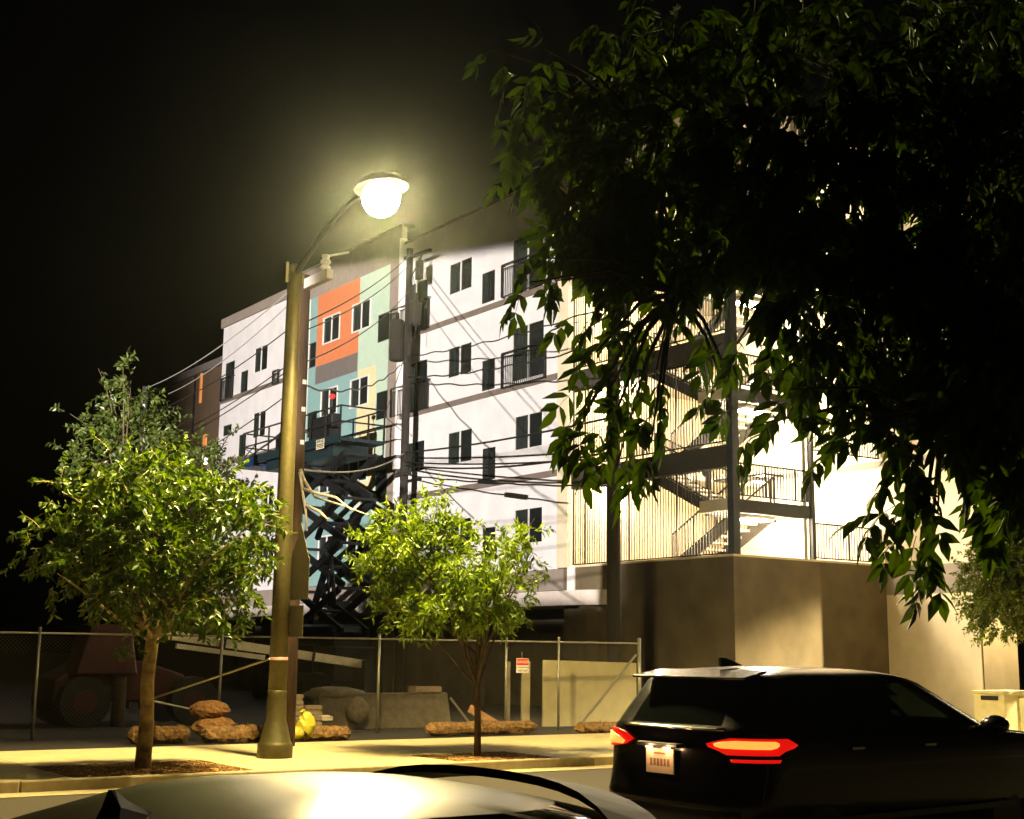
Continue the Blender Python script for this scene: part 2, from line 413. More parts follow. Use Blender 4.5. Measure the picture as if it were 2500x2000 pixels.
conc_l = mat('stair_concrete', (.60,.54,.44), .85, var=.08)
rail_m = mat('brown_railing', (.012,.007,.005), .5, metal=.3, var=.15)
def bars(b, p, q, z0, z1, step=.115, post=1.5, slope=0.0, br=.021):
    p = Vector(p); q = Vector(q); L = (q-p).length; n = max(2, int(L/step)); k = max(1, int(post/step))
    for i in range(n+1):
        c = p+(q-p)*(i/n); wd = .045 if (i % k == 0 or i == n) else br; dz = slope*i/n
        b.bar((c.x,c.y,z0+dz),(c.x,c.y,z1+dz),wd)
    b.bar((p.x,p.y,z1),(q.x,q.y,z1+slope),.05,.04); b.bar((p.x,p.y,z0),(q.x,q.y,z0+slope),.045,.035)
lamp_glow = mat('stair_lamp_glow', (1,1,1), .5, var=0, emit=(1,.86,.60), estr=60)
lev = ZL+[ZTOP-.6]
for k in range(4):
    zf, zn = lev[k], lev[k+1]; zm = zf+1.54
    # security screen in the open side, full height
    b = MB(); bars(b, (FX+.12,YS0+.25,0), (FX+.12,32.95,0), zf+.10, zf+2.46, post=2.1); b.build('stair_screen', rail_m, apt)
    # deck of the next floor
    b = MB(); b.box((FX+.02,28.2,zn-.62),(FX+.30,32.95,zn-.02)); b.box((FX+.02,YS0+.1,zn-.62),(FX+.30,28.2,zn-.02)); b.build('deck_fascia', fascia_m, apt)
    b = MB(); b.box((FX+.3,30.6,zn-.30),(XS1,YS1,zn-.03)); b.build('deck', conc_l, apt)
    # middle landing
    b = MB(); b.box((FX+.02,YS0+.02,zm-.36),(28.5,YS0+.14,zm)); b.box((FX+.30,27.2,zm-.36),(28.5,27.3,zm)); b.build('landing_fascia', fascia_m, apt)
    b = MB(); b.box((FX+.02,YS0+.14,zm-.30),(28.5,27.2,zm+.02)); b.build('landing', conc_l, apt)
    b = MB(); bars(b, (FX+.15,YS0+.06,0), (28.45,YS0+.06,0), zm+.12, zm+.98, post=1.2); b.build('landing_railing', rail_m, apt)
    # flights: up from the far deck to the landing, and back up to the next deck
    for (x0, x1, ya, za, yb, zb, nst) in ((27.25,28.45,30.2,zf,27.25,zm,9), (FX+.45,26.7,27.25,zm,30.4,zn,9)):
        b = MB()
        for i in range(nst):
            t = (i+.5)/nst; y = ya+(yb-ya)*t; z = za+(zb-za)*(i+1)/nst
            b.box((x0,y-.17,z-.06),(x1,y+.17,z))
        fl = b.build('stair_flight', conc_l, apt)
        b = MB()
        for x in (x0-.03, x1+.03): b.bar((x,ya,za-.12),(x,yb,zb-.12),.06,.30)
        b.build('stringer', fascia_m, fl)
        b = MB()
        for x in (x0-.03, x1+.03):
            bars(b, (x,ya,0), (x,yb,0), za+.1, za+.95, step=.13, post=1.0, slope=zb-za, br=.014)
        b.build('handrail', rail_m, fl)
    # low railing between the thin column and the wing
    b = MB(); bars(b, (28.75,YS0+.08,0), (XS1-.05,YS0+.08,0), zf+.12, zf+1.08, post=1.4); b.build('landing_railing', rail_m, apt)
b = MB(); b.box((FX,YS0-.03,4.44),(FX+.24,YS0+.2,ZTOP)); b.build('column', steel_d, apt)
b = MB(); b.box((28.55,YS0-.02,4.44),(28.67,YS0+.12,ZTOP)); b.build('column', steel_d, apt)
b = MB(); b.box((28.36,YS0+.14,4.44),(28.50,YS0+.26,ZTOP)); b.build('column', frame_w, apt)
b = MB(); b.box((FX-.1,YS0-.1,ZTOP-.02),(XS1,YS1,ZTOP+.35)); b.build('stair_roof', taupe, apt)
def stair_lamp(p, power, size):
    b = MB(); b.box((p[0]-size,p[1]-size*.5,p[2]-.05),(p[0]+size,p[1]+size*.5,p[2]+.03)); o = b.build('stair_lamp', frame_w, apt)
    g = MB(); g.box((p[0]-size*.9,p[1]-size*.42,p[2]-.085),(p[0]+size*.9,p[1]+size*.42,p[2]-.052)); g.build('lens', lamp_glow, o)
    L = bpy.data.lights.new('stair_lamp_light', 'POINT'); L.energy = power; L.color = (1,.85,.60); L.shadow_soft_size = .12
    q = bpy.data.objects.new('stair_lamp_light', L); COL.objects.link(q); q.location = (p[0],p[1],p[2]-.22)
    return q
STAIR_P = 1050
for k in range(4):
    stair_lamp((27.0,26.6,lev[k]+1.54-.37), STAIR_P*(1.0 if k < 2 else .7), .55)
    stair_lamp((27.2,32.6,lev[k+1]-.36), STAIR_P*.45, .22)
    stair_lamp((29.7,29.0,lev[k+1]-.36), STAIR_P*.9, .22)
    b = MB(); b.box((29.3,28.4,lev[k+1]-.30),(30.1,30.6,lev[k+1]-.24)); b.build('lamp_beam', steel_d, apt)
# ------------------------------------------------------------------ brown block beyond
brn = thing('apartment_block', (27, 68, 0), 'dark brown apartment block with a narrow orange lit window, behind the leafy tree at left', 'building')
b = MB(); b.box((27.0,60.9,0),(40,76,16.2)); b.build('wall', mat('ribbed_brown_siding', (.10,.062,.035), .9, var=.3, scale=2, stretch=(1,14,.3)), brn)
b = MB(); b.box((26.8,60.9,16.2),(40,76.2,16.6)); b.build('roof', grey_p, brn)
lit = mat('orange_lit_window', (.6,.25,.08), .5, var=.2, emit=(1,.30,.06), estr=.35)
def bw(px0, px1, yt, yb, m):
    a = onX(px0, yb, 27.0); c = onX(px1, yt, 27.0)
    b = MB(); b.box((26.93,c.y,a.z),(27.05,a.y,c.z)); return b.build('window', m, brn)
o = bw(488,496,905,985,lit); bw(470,482,880,1060,frame_k); o = bw(500,516,890,905,lit); bw(497,506,1060,1090,lit)
for px in (461,501):
    c = onX(px, 1126, 26.7); b = MB(); b.ell(c, (.16,.16,.16)); o = b.build('wall_lamp', mat('white_lamp_glow', (1,1,1), .5, var=0, emit=(.95,1,.85), estr=14), brn)
    b = MB(); b.box((c.x,c.y-.06,c.z-.06),(27.02,c.y+.06,c.z+.06)); b.build('bracket', frame_k, o)
#==STREET==
# ------------------------------------------------------------------ street lamp
LX, LY = 9.38, 19.5
sl = thing('street_lamp', (LX, LY, .15), 'tall tapered olive street lamp post with a blazing lamp head over the kerb', 'street lamp')
pole_m = mat('painted_steel_pole', (.075,.062,.018), .55, metal=.4, var=.18, scale=14)
c = (LX, LY, .15)
b = MB(); b._lathe(c, [(.27,0),(.27,.20),(.255,.22),(.235,.25),(.17,.52),(.155,.56),(.145,.95),(.15,1.0),(.135,1.02)], 28); b.build('base', pole_m, sl, smooth=True, bevel=0)
b = MB(); b._lathe(c, [(.14,1.0),(.137,3.0),(.125,5.2),(.11,7.7)], 24); b.build('pole', pole_m, sl, smooth=True)
b = MB(); b._lathe((LX,LY,7.83), [(.115,0),(.12,.02),(.12,.10),(.06,.16)], 20)
b.box((LX-.17,LY-.03,7.66),(LX-.12,LY+.03,8.0)); b.box((LX+.12,LY-.03,7.66),(LX+.16,LY+.03,7.86)); b.build('cap', pole_m, sl)
HX, HY, HZ = LX+.02, 16.75, 8.42
b = MB(); pts = []
for i in range(11):
    t = i/10; pts.append((LX, LY-(LY-HY-.45)*t, 7.80+.78*math.sin(t*math.pi/2)))
b.tube(pts, [.055-.015*i/10 for i in range(11)], 10); b.build('arm', frame_k, sl, smooth=True)
# cobra head: closed shell above, drop lens below
head = MB()
n = 20
prof = [(0.0,.16),(.20,.15),(.34,.10),(.40,.03),(.40,-.03)]
o0 = len(head.v)
for (r, z) in prof:
    for k in range(n):
        t = 2*math.pi*k/n; head.v.append((HX+max(r,.005)*.92*math.cos(t), HY+max(r,.005)*1.28*math.sin(t), HZ+.12+z))
for i in range(len(prof)-1):
    for k in range(n):
        k2 = (k+1) % n; head.f.append((i*n+k, (i+1)*n+k, (i+1)*n+k2, i*n+k2))
hd = head.build('lamp_head', steel_d, sl, smooth=True)
lens = MB(); lens.ell((HX,HY,HZ-.06), (.28,.28,.28), 24, 14)
lens.build('lens', mat('lamp_lens_glow', (1,1,1), .5, var=0, emit=(1,.86,.50), estr=160), hd, smooth=True)
b = MB(); b._lathe((LX,LY,1.62), [(.142,0),(.145,.005),(.145,.04),(.142,.045)], 20); b.build('strap', mat('pink_tape', (.75,.42,.36), .7, var=.1), sl)

LAMP_P = 52000
def lamp_expr(n, l, inc):
    sp = n.new('ShaderNodeSeparateXYZ'); l.new(inc, sp.inputs[0])
    z = math_node(n, l, 'MULTIPLY', sp.outputs[2], LAMP_SIGN)      # sine of the elevation, up = +
    up = ramp_node(n, l, z, .20, .32, 1.0, 0.03)                  # the shell hides the lamp from above
    side = ramp_node(n, l, z, -.95, -.45, .6, 1.0)                # the reflector throws sideways
    flat = ramp_node(n, l, z, -.45, -.22, 1.0, .22)               # and dims towards the horizon
    yv = math_node(n, l, 'MULTIPLY', sp.outputs[1], LAMP_SIGN)
    house = ramp_node(n, l, yv, .63, .77, 1.0, .06)               # shield on the side away from the street
    return math_node(n, l, 'MULTIPLY', math_node(n, l, 'MULTIPLY', math_node(n, l, 'MULTIPLY', up, side), flat), house)
def lamp_expr_short(n, l, inc):
    sp = n.new('ShaderNodeSeparateXYZ'); l.new(inc, sp.inputs[0])
    z = math_node(n, l, 'MULTIPLY', sp.outputs[2], LAMP_SIGN)
    return math_node(n, l, 'MULTIPLY', ramp_node(n, l, z, -.75, -.5, .18, 1.0), ramp_node(n, l, z, -.44, -.33, 1.0, .02))
LAMP_SIGN = 1.0
lamp_l = beam_light('street_lamp_light', (HX, HY, HZ-.06), LAMP_P, (1,.77,.33), .34, lamp_expr)
def dup_tree(o, loc=None, parent=None):
    c = o.copy(); COL.objects.link(c)
    if parent: c.parent = parent
    else: c.location = loc; c.matrix_basis = Matrix.Translation(Vector(loc))
    for ch in [q for q in bpy.data.objects if q.parent is o and q is not c]: dup_tree(ch, None, c)
    return c
sl2 = dup_tree(sl, (LX+27.6, LY, .15)); sl2['label'] = 'next street lamp down the pavement to the right, beyond the small bushy tree'
lamp_2 = beam_light('street_lamp_light', (HX+27.6, HY, HZ-.46), LAMP_P*1.25, (1,.80,.42), .10, lamp_expr_short)
# sign plates seen from behind
sg_m = mat('sign_back', (.16,.14,.08), .6, metal=.4, var=.15)
def plate_thing(name, poly, x, label):
    b = MB(); b.prism([(x,y,z) for y, z in poly], (.006,0,0)); o = b.build(name, sg_m); return tag(o, label, 'sign')
cy = LY-.22
plate_thing('road_sign', [(cy+.30,2.55),(cy-.36,2.55),(cy-.36,3.15),(cy-.03,3.75),(cy+.30,3.15)], LX+.17, 'five sided road sign seen from behind, strapped to the lamp post')
plate_thing('road_sign', [(cy+.26,1.98),(cy-.22,1.98),(cy-.22,2.46),(cy+.26,2.46)], LX+.17, 'small square sign back under the five sided sign on the lamp post')
# strap tied to the post running left over the lot
def wire(pts, r, m, label, name='overhead_wire', cat='wire', group='overhead wires', sag=0.0, n=14, wav=0.0):
    P0 = [Vector(p) for p in pts]; out = []
    for a, q in zip(P0, P0[1:]):
        for i in range(n):
            t = i/n; p = a.lerp(q, t); p.z -= sag*4*t*(1-t); p.z += wav*math.sin(t*46); out.append(p)
    out.append(P0[-1])
    b = MB(); b.tube(out, r, 5); o = b.build(name, m); return tag(o, label, cat, group)
wire([(LX-.15,LY,1.64),(9.2,24.5,.85),(10.6,25.95,.62)], .018, mat('pale_tape', (.60,.55,.38), .7), 'pale strap tied from the lamp post down to the fence', 'strap_line', 'strap', None, sag=.0)

# ------------------------------------------------------------------ utility poles
wood = mat('brown_wood_pole', (.05,.026,.012), .9, var=.4, scale=3, stretch=(8,8,.5), bump=.5, bscale=20)
wood_d = mat('dark_wood_pole', (.016,.013,.010), .9, var=.3, scale=3, stretch=(8,8,.5), bump=.5, bscale=20)
PA, PB, PC, PE = (10.70, 21.85), (24.55, 41.45), (21.9, 26.5), (14.0, 39.0)
def utility_pole(p, h, r, m, label):
    t = thing('utility_pole', (p[0],p[1],.05), label, 'utility pole', 'wooden utility poles')
    b = MB(); b.tube([(p[0],p[1],.0),(p[0],p[1],h*.5),(p[0],p[1],h)], [r,r*.88,r*.72], 14); b.build('pole', m, t, smooth=True); return t
ua = utility_pole(PA, 8.55, .17, wood, 'brown wooden utility pole right behind the lamp post, pale crossarm on top')
b = MB(); b.box((PA[0]-.05,PA[1]-1.0,8.28),(PA[0]+.08,PA[1]+.25,8.46)); b.build('crossarm', mat('pale_crossarm', (.60,.55,.52), .8, var=.1), ua)
b = MB(); b._lathe((PA[0],PA[1]-.85,8.46), [(.07,0),(.10,.06),(.06,.10),(.10,.16),(.06,.22),(.08,.28)], 12); b.tube([(PA[0],PA[1]-.85,8.72),(PA[0]+.3,PA[1]-1.15,8.78)], .02, 6); b.build('insulator', mat('white_porcelain', (.75,.72,.70), .3, var=0), ua)
tagm = mat('pale_tag', (.65,.60,.50), .6, var=0)
b = MB(); 
for z in (6.0, 5.4, 6.5): b.box((PA[0]-.02,PA[1]-.17,z),(PA[0]+.05,PA[1]-.155,z+.08))
b.build('tag', tagm, ua)
# frayed bundle on pole A
fr = mat('frayed_cable', (.60,.52,.46), .7, var=.15)
for i, pts in enumerate(([(0,-.16,4.95),(.06,-.22,4.75),(.22,-.35,4.45),(.55,-.75,4.30),(.9,-1.1,4.12)], [(0,-.16,4.9),(.05,-.2,4.5),(.10,-.24,4.2),(.12,-.28,3.85)], [(.05,-.2,4.6),(.2,-.5,4.5),(.4,-.8,4.42),(.6,-1.0,4.2)], [(.1,-.25,4.3),(.25,-.45,4.2),(.35,-.6,4.05)])):
    b = MB(); b.tube([(PA[0]+x,PA[1]+y,z) for x, y, z in pts], [.032,.028,.022,.018,.008][:len(pts)], 7)
    tag(b.build('cable_end', fr, smooth=True), ['thickest pale frayed cable end hanging from the brown pole', 'short pale cable end hanging straight down the brown pole', 'thin pale cable end curving over the thick one', 'stubby pale cable end under the others on the brown pole'][i], 'cable', 'frayed cable ends')
def zB(z): return 1.75+(z-1.75)*1.142
ub = utility_pole(PB, zB(14.6), .17, mat('tarred_pole', (.022,.018,.014), .9, var=.3, bump=.4), 'dark utility pole with transformer cans in front of the white facade')
b = MB(); b._lathe((PB[0]-.30,PB[1]+.25,zB(10.9)), [(.24,0),(.28,.05),(.28,1.45),(.24,1.52),(.08,1.56),(.06,1.8)], 14); b.build('transformer', mat('tarred_pole', (.022,.018,.014), .9, var=.3, bump=.4), ub, smooth=True)
b = MB(); b._lathe((PB[0]+.05,PB[1]-.45,zB(12.0)), [(.16,0),(.2,.05),(.2,.8),(.08,.9),(.05,1.2)], 14); b.build('transformer', mat('tarred_pole', (.022,.018,.014), .9, var=.3, bump=.4), ub, smooth=True)
zc = zB(14.3)
b = MB(); b.bar((PB[0]-.1,PB[1]+.2,zc),(PB[0]+.1,PB[1]-1.3,zc),.10,.12); b.bar((PB[0],PB[1]-.1,zc-.8),(PB[0]+.05,PB[1]-.8,zc-.06),.04); b.box((PB[0]-.05,PB[1]-.8,zc-.95),(PB[0]+.12,PB[1]-.5,zc-.25)); b.build('crossarm', mat('tarred_pole', (.022,.018,.014), .9, var=.3, bump=.4), ub)
b = MB(); b.box((PB[0]-.15,PB[1]-.5,zB(7.2)),(PB[0]+.0,PB[1]+.5,zB(7.3))); b.build('bracket', mat('tarred_pole', (.022,.018,.014), .9, var=.3, bump=.4), ub)
uc = utility_pole(PC, 14.2, .19, wood_d, 'dark utility pole in front of the lit stair tower')
ue = utility_pole(PE, 9.55, .12, wood_d, 'far utility pole behind the tall dark tree')
black_w = mat('black_cable', (.010,.009,.008), .6, var=0); pale_w = mat('pale_cable', (.42,.40,.38), .5, metal=.3, var=0)
def zB(z): return 1.75+(z-1.75)*1.142
def p3(P, z): return (P[0], P[1], zB(z) if P is PB else z)
WIRES = [
 ([p3(PA,8.5), p3(PE,9.5)], .012, pale_w, .25, 'topmost pale wire running down left from the pale crossarm', 0),
 ([(PA[0],PA[1]-.5,8.4), (PE[0]+.5,PE[1]-.6,9.3)], .012, pale_w, .25, 'second pale wire from the top, left of the brown pole', 0),
 ([p3(PA,7.75), p3(PE,8.7)], .012, black_w, .25, 'dark wire crossing the top of the far white wall', 0),
 ([p3(PA,7.05), p3(PE,7.7)], .012, black_w, .2, 'upper one of two close wires crossing the far white wall', 0),
 ([p3(PA,6.95), p3(PE,7.5)], .012, black_w, .2, 'lower one of two close wires crossing the far white wall', 0),
 ([p3(PA,6.5), (PE[0],PE[1],6.8)], .012, black_w, .25, 'thin wire under the close pair, left of the brown pole', 0),
 ([p3(PA,5.9), (PE[0],PE[1],5.6)], .02, black_w, .3, 'thick low cable crossing the far white wall', .015),
 ([p3(PA,7.65), p3(PB,14.4)], .014, black_w, .2, 'steepest wire climbing across the orange panel', 0),
 ([p3(PA,7.5), p3(PB,14.1)], .014, black_w, .25, 'wire climbing just under the steepest one over the orange panel', 0),
 ([p3(PA,6.9), p3(PB,13.2)], .014, black_w, .3, 'lowest climbing wire, crossing the orange panel windows', 0),
 ([p3(PA,6.5), p3(PB,11.0)], .02, black_w, .5, 'thick wavy cable from the brown pole over the grey panel', .03),
 ([p3(PA,4.98), p3(PB,7.95)], .02, pale_w, .3, 'pale cable rising from the frayed ends to the dark pole', 0),
 ([p3(PB,11.05), p3(PC,10.8)], .022, black_w, .2, 'upper thick wavy cable across the white facade', .03),
 ([p3(PB,10.35), p3(PC,9.8)], .025, black_w, .2, 'lower wavy cable across the white facade windows', .03),
 ([p3(PB,7.95), p3(PC,7.8)], .032, black_w, .12, 'topmost of the four cables in front of the third floor windows', 0),
 ([p3(PB,7.65), p3(PC,6.75)], .028, black_w, .12, 'second from the top of the four third floor cables', 0),
 ([p3(PB,7.55), p3(PC,6.9)], .032, black_w, .25, 'third from the top of the four third floor cables', 0),
 ([p3(PB,7.25), p3(PC,6.0)], .026, black_w, .1, 'lowest of the four third floor cables', .012),
 ([p3(PB,14.3), (PB[0]-.1,PB[1]-.6,zB(13.2)), (PB[0]-.1,PB[1]-.7,zB(11.4))], .012, black_w, 0, 'thin drop wire hanging beside the transformer pole', 0),
 ([(PB[0]-.05,PB[1]+.2,zB(10.9)), (PB[0]-.3,PB[1]+1.0,zB(9.2)), (PB[0],PB[1]+.1,zB(8.6))], .014, black_w, 0, 'slack wire loop left of the transformer pole', 0),
]
for pts, r, m, sg, lab, wv in WIRES: wire(pts, r, m, lab, sag=sg, n=40 if wv else 14, wav=wv)
b = MB()

q1 = Vector(p3(PB,7.25)).lerp(Vector(p3(PC,6.0)), .44); q2 = Vector(p3(PB,7.25)).lerp(Vector(p3(PC,6.0)), .53); b.bar(q1-Vector((0,0,.08)), q2-Vector((0,0,.08)), .12,.14)
tag(b.build('splice_box', frame_k), 'dark splice box hanging on the lowest facade cable', 'splice box')

# ------------------------------------------------------------------ chain link fence
fe = thing('chain_link_fence', (15, 26, .08), 'grey chain link fence across the dark lot', 'fence')
fa = [onZ(-60,1803,.08), onZ(93,1800,.08), onZ(533,1790,.08), onZ(935,1768,.08), onZ(1258,1778,.08)]
FP = [Vector((fa[0].x-3, 26.1, .08)), Vector((7.6,26.0,.08)), Vector((11.15,25.8,.08)), Vector((14.6,25.5,.08)), Vector((17.7,25.2,.08)), Vector((19.1,25.1,.08)), Vector((21.35,24.9,.08))]
fm = mat('fence_wire', (.18,.16,.12), .5, metal=.5, var=.1)
FH = 1.98
for i, p in enumerate(FP):
    r = .045 if i == len(FP)-1 else .03
    b = MB(); b.tube([p, p+Vector((0,0,FH+.06))], r, 10); b.ell(p+Vector((0,0,FH+.07)), (r*1.2,r*1.2,r), 8, 5); b.build('fence_post', galv, fe, smooth=True)
for a, c2 in zip(FP, FP[1:]):
    b = MB(); b.tube([a+Vector((0,0,FH-.02)), c2+Vector((0,0,FH-.02))], .022, 8); b.build('top_rail', galv, fe)
    L = (c2-a).length; u = (c2-a)/L; b = MB(); st = .075; hgt = FH-.12; nw = int((L+hgt)/st); rad = .0017
    off = Vector((-u.y, u.x, 0))*.03
    for s in (1, -1):
        for i in range(nw):
            x0 = i*st-hgt if s > 0 else i*st
            xa, za = x0, 0.0; xb, zb = x0+s*hgt, hgt
            lo, hi = (xa, xb) if xa < xb else (xb, xa)
            ta, tb = 0.0, 1.0
            f = lambda X: (X-xa)/(xb-xa)
            ca, cb = sorted((f(0.0), f(L))); ta, tb = max(0, ca), min(1, cb)
            if tb-ta < .01: continue
            pa = a+u*(xa+(xb-xa)*ta)+Vector((0,0,.05+hgt*ta))+off; pb = a+u*(xa+(xb-xa)*tb)+Vector((0,0,.05+hgt*tb))+off
            b.tube([pa, pb], rad, 3, caps=False)
    b.build('mesh_panel', fm, fe)
b = MB(); pD = FP[-1]; q = FP[-2]; b.tube([pD+(q-pD)*.04+Vector((0,0,1.7)), pD+(q-pD)*.75+Vector((0,0,.06))], .03, 8); b.build('brace', galv, fe)
# pale screen boards leaning behind the fence at its right end
scr = mat('pale_board', (.36,.31,.17), .85, var=.12, scale=4, bump=.2, bscale=30)
a = Vector((19.55,26.3,.08)); c2 = Vector((22.2,26.0,.08))
b = MB(); u = (c2-a).normalized(); nrm = Vector((-u.y,u.x,0))*.05
b.add([a, c2, c2+Vector((0,0,1.50)), a+Vector((0,0,1.55)), a+nrm, c2+nrm, c2+nrm+Vector((0,0,1.50)), a+nrm+Vector((0,0,1.55))], [(0,1,2,3),(7,6,5,4),(0,4,5,1),(3,2,6,7),(1,5,6,2),(0,3,7,4)])
tag(b.build('site_board', scr), 'wide pale board behind the right end of the fence', 'board')
b = MB(); b.box((18.95,26.3,.08),(19.17,26.36,1.60)); tag(b.build('plank', scr), 'upright pale plank left of the wide pale board', 'plank')
b = MB(); b.box((18.55,26.4,.08),(18.67,26.46,1.58)); tag(b.build('plank', mat('weathered_board', (.20,.17,.11), .9, var=.3)), 'narrow grey weathered plank left of the pale plank', 'plank')

# danger sign with its stake
ds = thing('danger_sign', (18.0, 25.12, .08), 'white sign with red DANGER field hung on the fence', 'sign')
sp_ = onY(1275, 1625, 25.10)
sx, sz = sp_.x, sp_.z
b = MB(); b.box((sx-.17,25.085,sz-.16),(sx+.17,25.095,sz+.16)); b.build('sign_plate', mat('sign_white', (.80,.74,.64), .5, var=.04), ds)
b = MB(); b.box((sx-.16,25.079,sz+.005),(sx+.16,25.084,sz+.15)); b.build('red_field', mat('sign_red', (.55,.035,.02), .5, var=.04), ds)
Mx = lambda z: Matrix.Translation((sx,25.076,z)) @ Matrix.Rotation(R(90),4,'X')
text_part('lettering', 'DANGER', .082, Mx(sz+.075), mat('letter_cream', (.8,.68,.5), .6, var=0), ds)
blk = mat('letter_black', (.02,.02,.02), .6, var=0)
text_part('lettering', 'CONSTRUCTION', .042, Mx(sz-.045), blk, ds); text_part('lettering', 'KEEP OUT', .062, Mx(sz-.115), blk, ds)
b = MB(); b.tube([(sx+.02,25.12,.06),(sx,25.12,sz+.30)], .012, 6); b.build('stake', galv, ds)
#==SITE==
# ------------------------------------------------------------------ scissor lift
jb = mat('lift_blue', (.006,.026,.085), .5, var=.2, scale=8); jd = mat('lift_dark', (.005,.006,.008), .55, var=.25, scale=8); jt = mat('lift_teal', (.008,.020,.024), .5, var=.2)
GX0, GX1, GY0, GY1 = 21.6, 23.4, 40.9, 48.9
GZ = 9.05
lf = thing('scissor_lift', ((GX0+GX1)/2, 44, .08), 'blue scissor lift raised in front of the painted bay', 'lift')
b = MB(); b.box((GX0,GY0,GZ-.12),(GX1,GY1,GZ)); b.box((GX0+.2,GY0+.8,GZ-.55),(GX1-.2,GY1-1.8,GZ-.12)); b.box((GX0-.02,GY0,GZ-.2),(GX0+.06,GY1-1.0,GZ+.12)); b.build('platform', jt, lf)
b = MB(); b.box((GX0-.05,GY1-1.25,GZ-.30),(GX1,GY1+.05,GZ+.10)); b.build('end_tub', jb, lf)
b = MB()
for x in (GX0+.03, GX1-.03):
    for z in (GZ+.55, GZ+1.1): b.bar((x,GY0,z),(x,GY1,z),.05)
    for i in range(8):
        y = GY0+(GY1-GY0)*i/7; b.bar((x,y,GZ),(x,y,GZ+1.1),.05)
for y in (GY0, GY1):
    for z in (GZ+.55, GZ+1.1): b.bar((GX0,y,z),(GX1,y,z),.05)
b.bar((GX0+.03,GY1,GZ+.1),(GX0+.03,GY1-1.2,GZ+.55),.03); b.bar((GX0+.03,GY1-1.2,GZ+.1),(GX0+.03,GY1,GZ+.55),.03)
b.build('guard_rail', frame_k, lf)
b = MB(); b.box((GX0+.15,42.3,GZ),(GX0+.75,43.5,GZ+.95)); b.box((GX0+.2,41.9,GZ+.5),(GX0+.6,42.3,GZ+1.0)); b.build('control_box', jd, lf, bevel=.04)
b = MB(); b.box((GX0+.3,45.9,GZ),(GX0+.9,46.6,GZ+.8)); b.build('tool_box', jd, lf, bevel=.04)
b = MB(); b.box((GX0-.028,41.95,GZ-.28),(GX0-.022,42.55,GZ+.06)); o = b.build('warning_decal', mat('decal_cream', (.72,.62,.42), .6, var=.1), lf)
b = MB()
for (y, z, h, l2) in ((42.42,.0,.09,.10),(42.27,.0,.09,.10),(42.08,.015,.04,.18),(42.08,-.04,.035,.16),(42.25,-.12,.03,.5),(42.25,-.18,.03,.46),(42.25,-.235,.025,.5)): b.box((GX0-.034,y-l2/2,GZ+z-h/2),(GX0-.029,y+l2/2,GZ+z+h/2))
b.build('decal_marks', blk, o)
# scissor stages
SY0, SY1 = 41.0, 44.6
nst = 4; z0, z1 = 2.4, GZ-.5; hs = (z1-z0)/nst
for k in range(nst):
    b = MB(); za, zb = z0+hs*k, z0+hs*(k+1)
    for x, sw in ((GX0+.28,0),(GX1-.28,0),(GX0+.42,1),(GX1-.42,1)):
        if sw: b.bar((x,SY0,za+.05),(x,SY1,zb-.05),.10,.24)
        else: b.bar((x,SY1,za+.05),(x,SY0,zb-.05),.10,.24)
    for y in (SY0, SY1): b.bar((GX0+.2,y,zb-.04),(GX1-.2,y,zb-.04),.10)
    b.tube([(GX0+.2,(SY0+SY1)/2,(za+zb)/2),(GX1-.2,(SY0+SY1)/2,(za+zb)/2)], .07, 8)
    b.build('scissor_stage', jd, lf)
b = MB(); b.bar((GX0+.8,SY1-.4,z0+.4),(GX0+.8,SY0+1.2,z0+hs*2.4),.18); b.bar((GX1-.8,SY1-.4,z0+hs*2.2),(GX1-.8,SY0+1.2,z0+hs*4.2),.16); b.build('hydraulic_ram', jd, lf)
b = MB(); b.box((GX0+.1,40.9,.75),(GX1-.1,47.2,1.95)); b.box((GX0-.15,42.0,1.0),(GX0+.15,45.6,2.0)); b.box((GX0+.2,41.2,1.9),(GX1-.2,42.4,2.5)); b.build('chassis', jd, lf, bevel=.06)
for (x, y) in ((GX0,41.7),(GX0,46.3),(GX1,41.7),(GX1,46.3)):
    b = MB(); b.tube([(x-.18,y,.58),(x+.18,y,.58)], .5, 20); wl = b.build('wheel', frame_k, lf)
    b = MB(); b.tube([(x-.19,y,.58),(x+.19,y,.58)], .24, 14); b.build('rim', jd, wl)
b = MB(); b.tube([(GX0+.1,41.0,3.3),(GX0-.1,40.8,4.2),(GX0,41.2,4.9),(GX0+.2,41.9,5.1)], .07, 8); b.tube([(GX0+.1,41.4,3.3),(GX0,41.3,4.0),(GX0+.1,41.6,4.5)], .05, 8); b.build('hose', frame_k, lf, smooth=True)
b = MB(); b.box((GX0+.1,41.2,1.9),(GX1-.1,44.4,2.7)); b.build('folded_stack', jd, lf, bevel=.3)
rp = onX(811, 968, GX0+.1)
b = MB(); b.tube([(rp.x,rp.y,GZ+1.1),(rp.x,rp.y,rp.z-.06)], .02, 6); o = b.build('added_mast', frame_k, lf)
b = MB(); b.ell(rp, (.11,.11,.09), 10, 6); b.build('window_glow', mat('red_window_glow', (.6,.01,.01), .4, var=0, emit=(1,.015,.008), estr=2.2), o)  # red glow of the bay window, stood here on an added mast

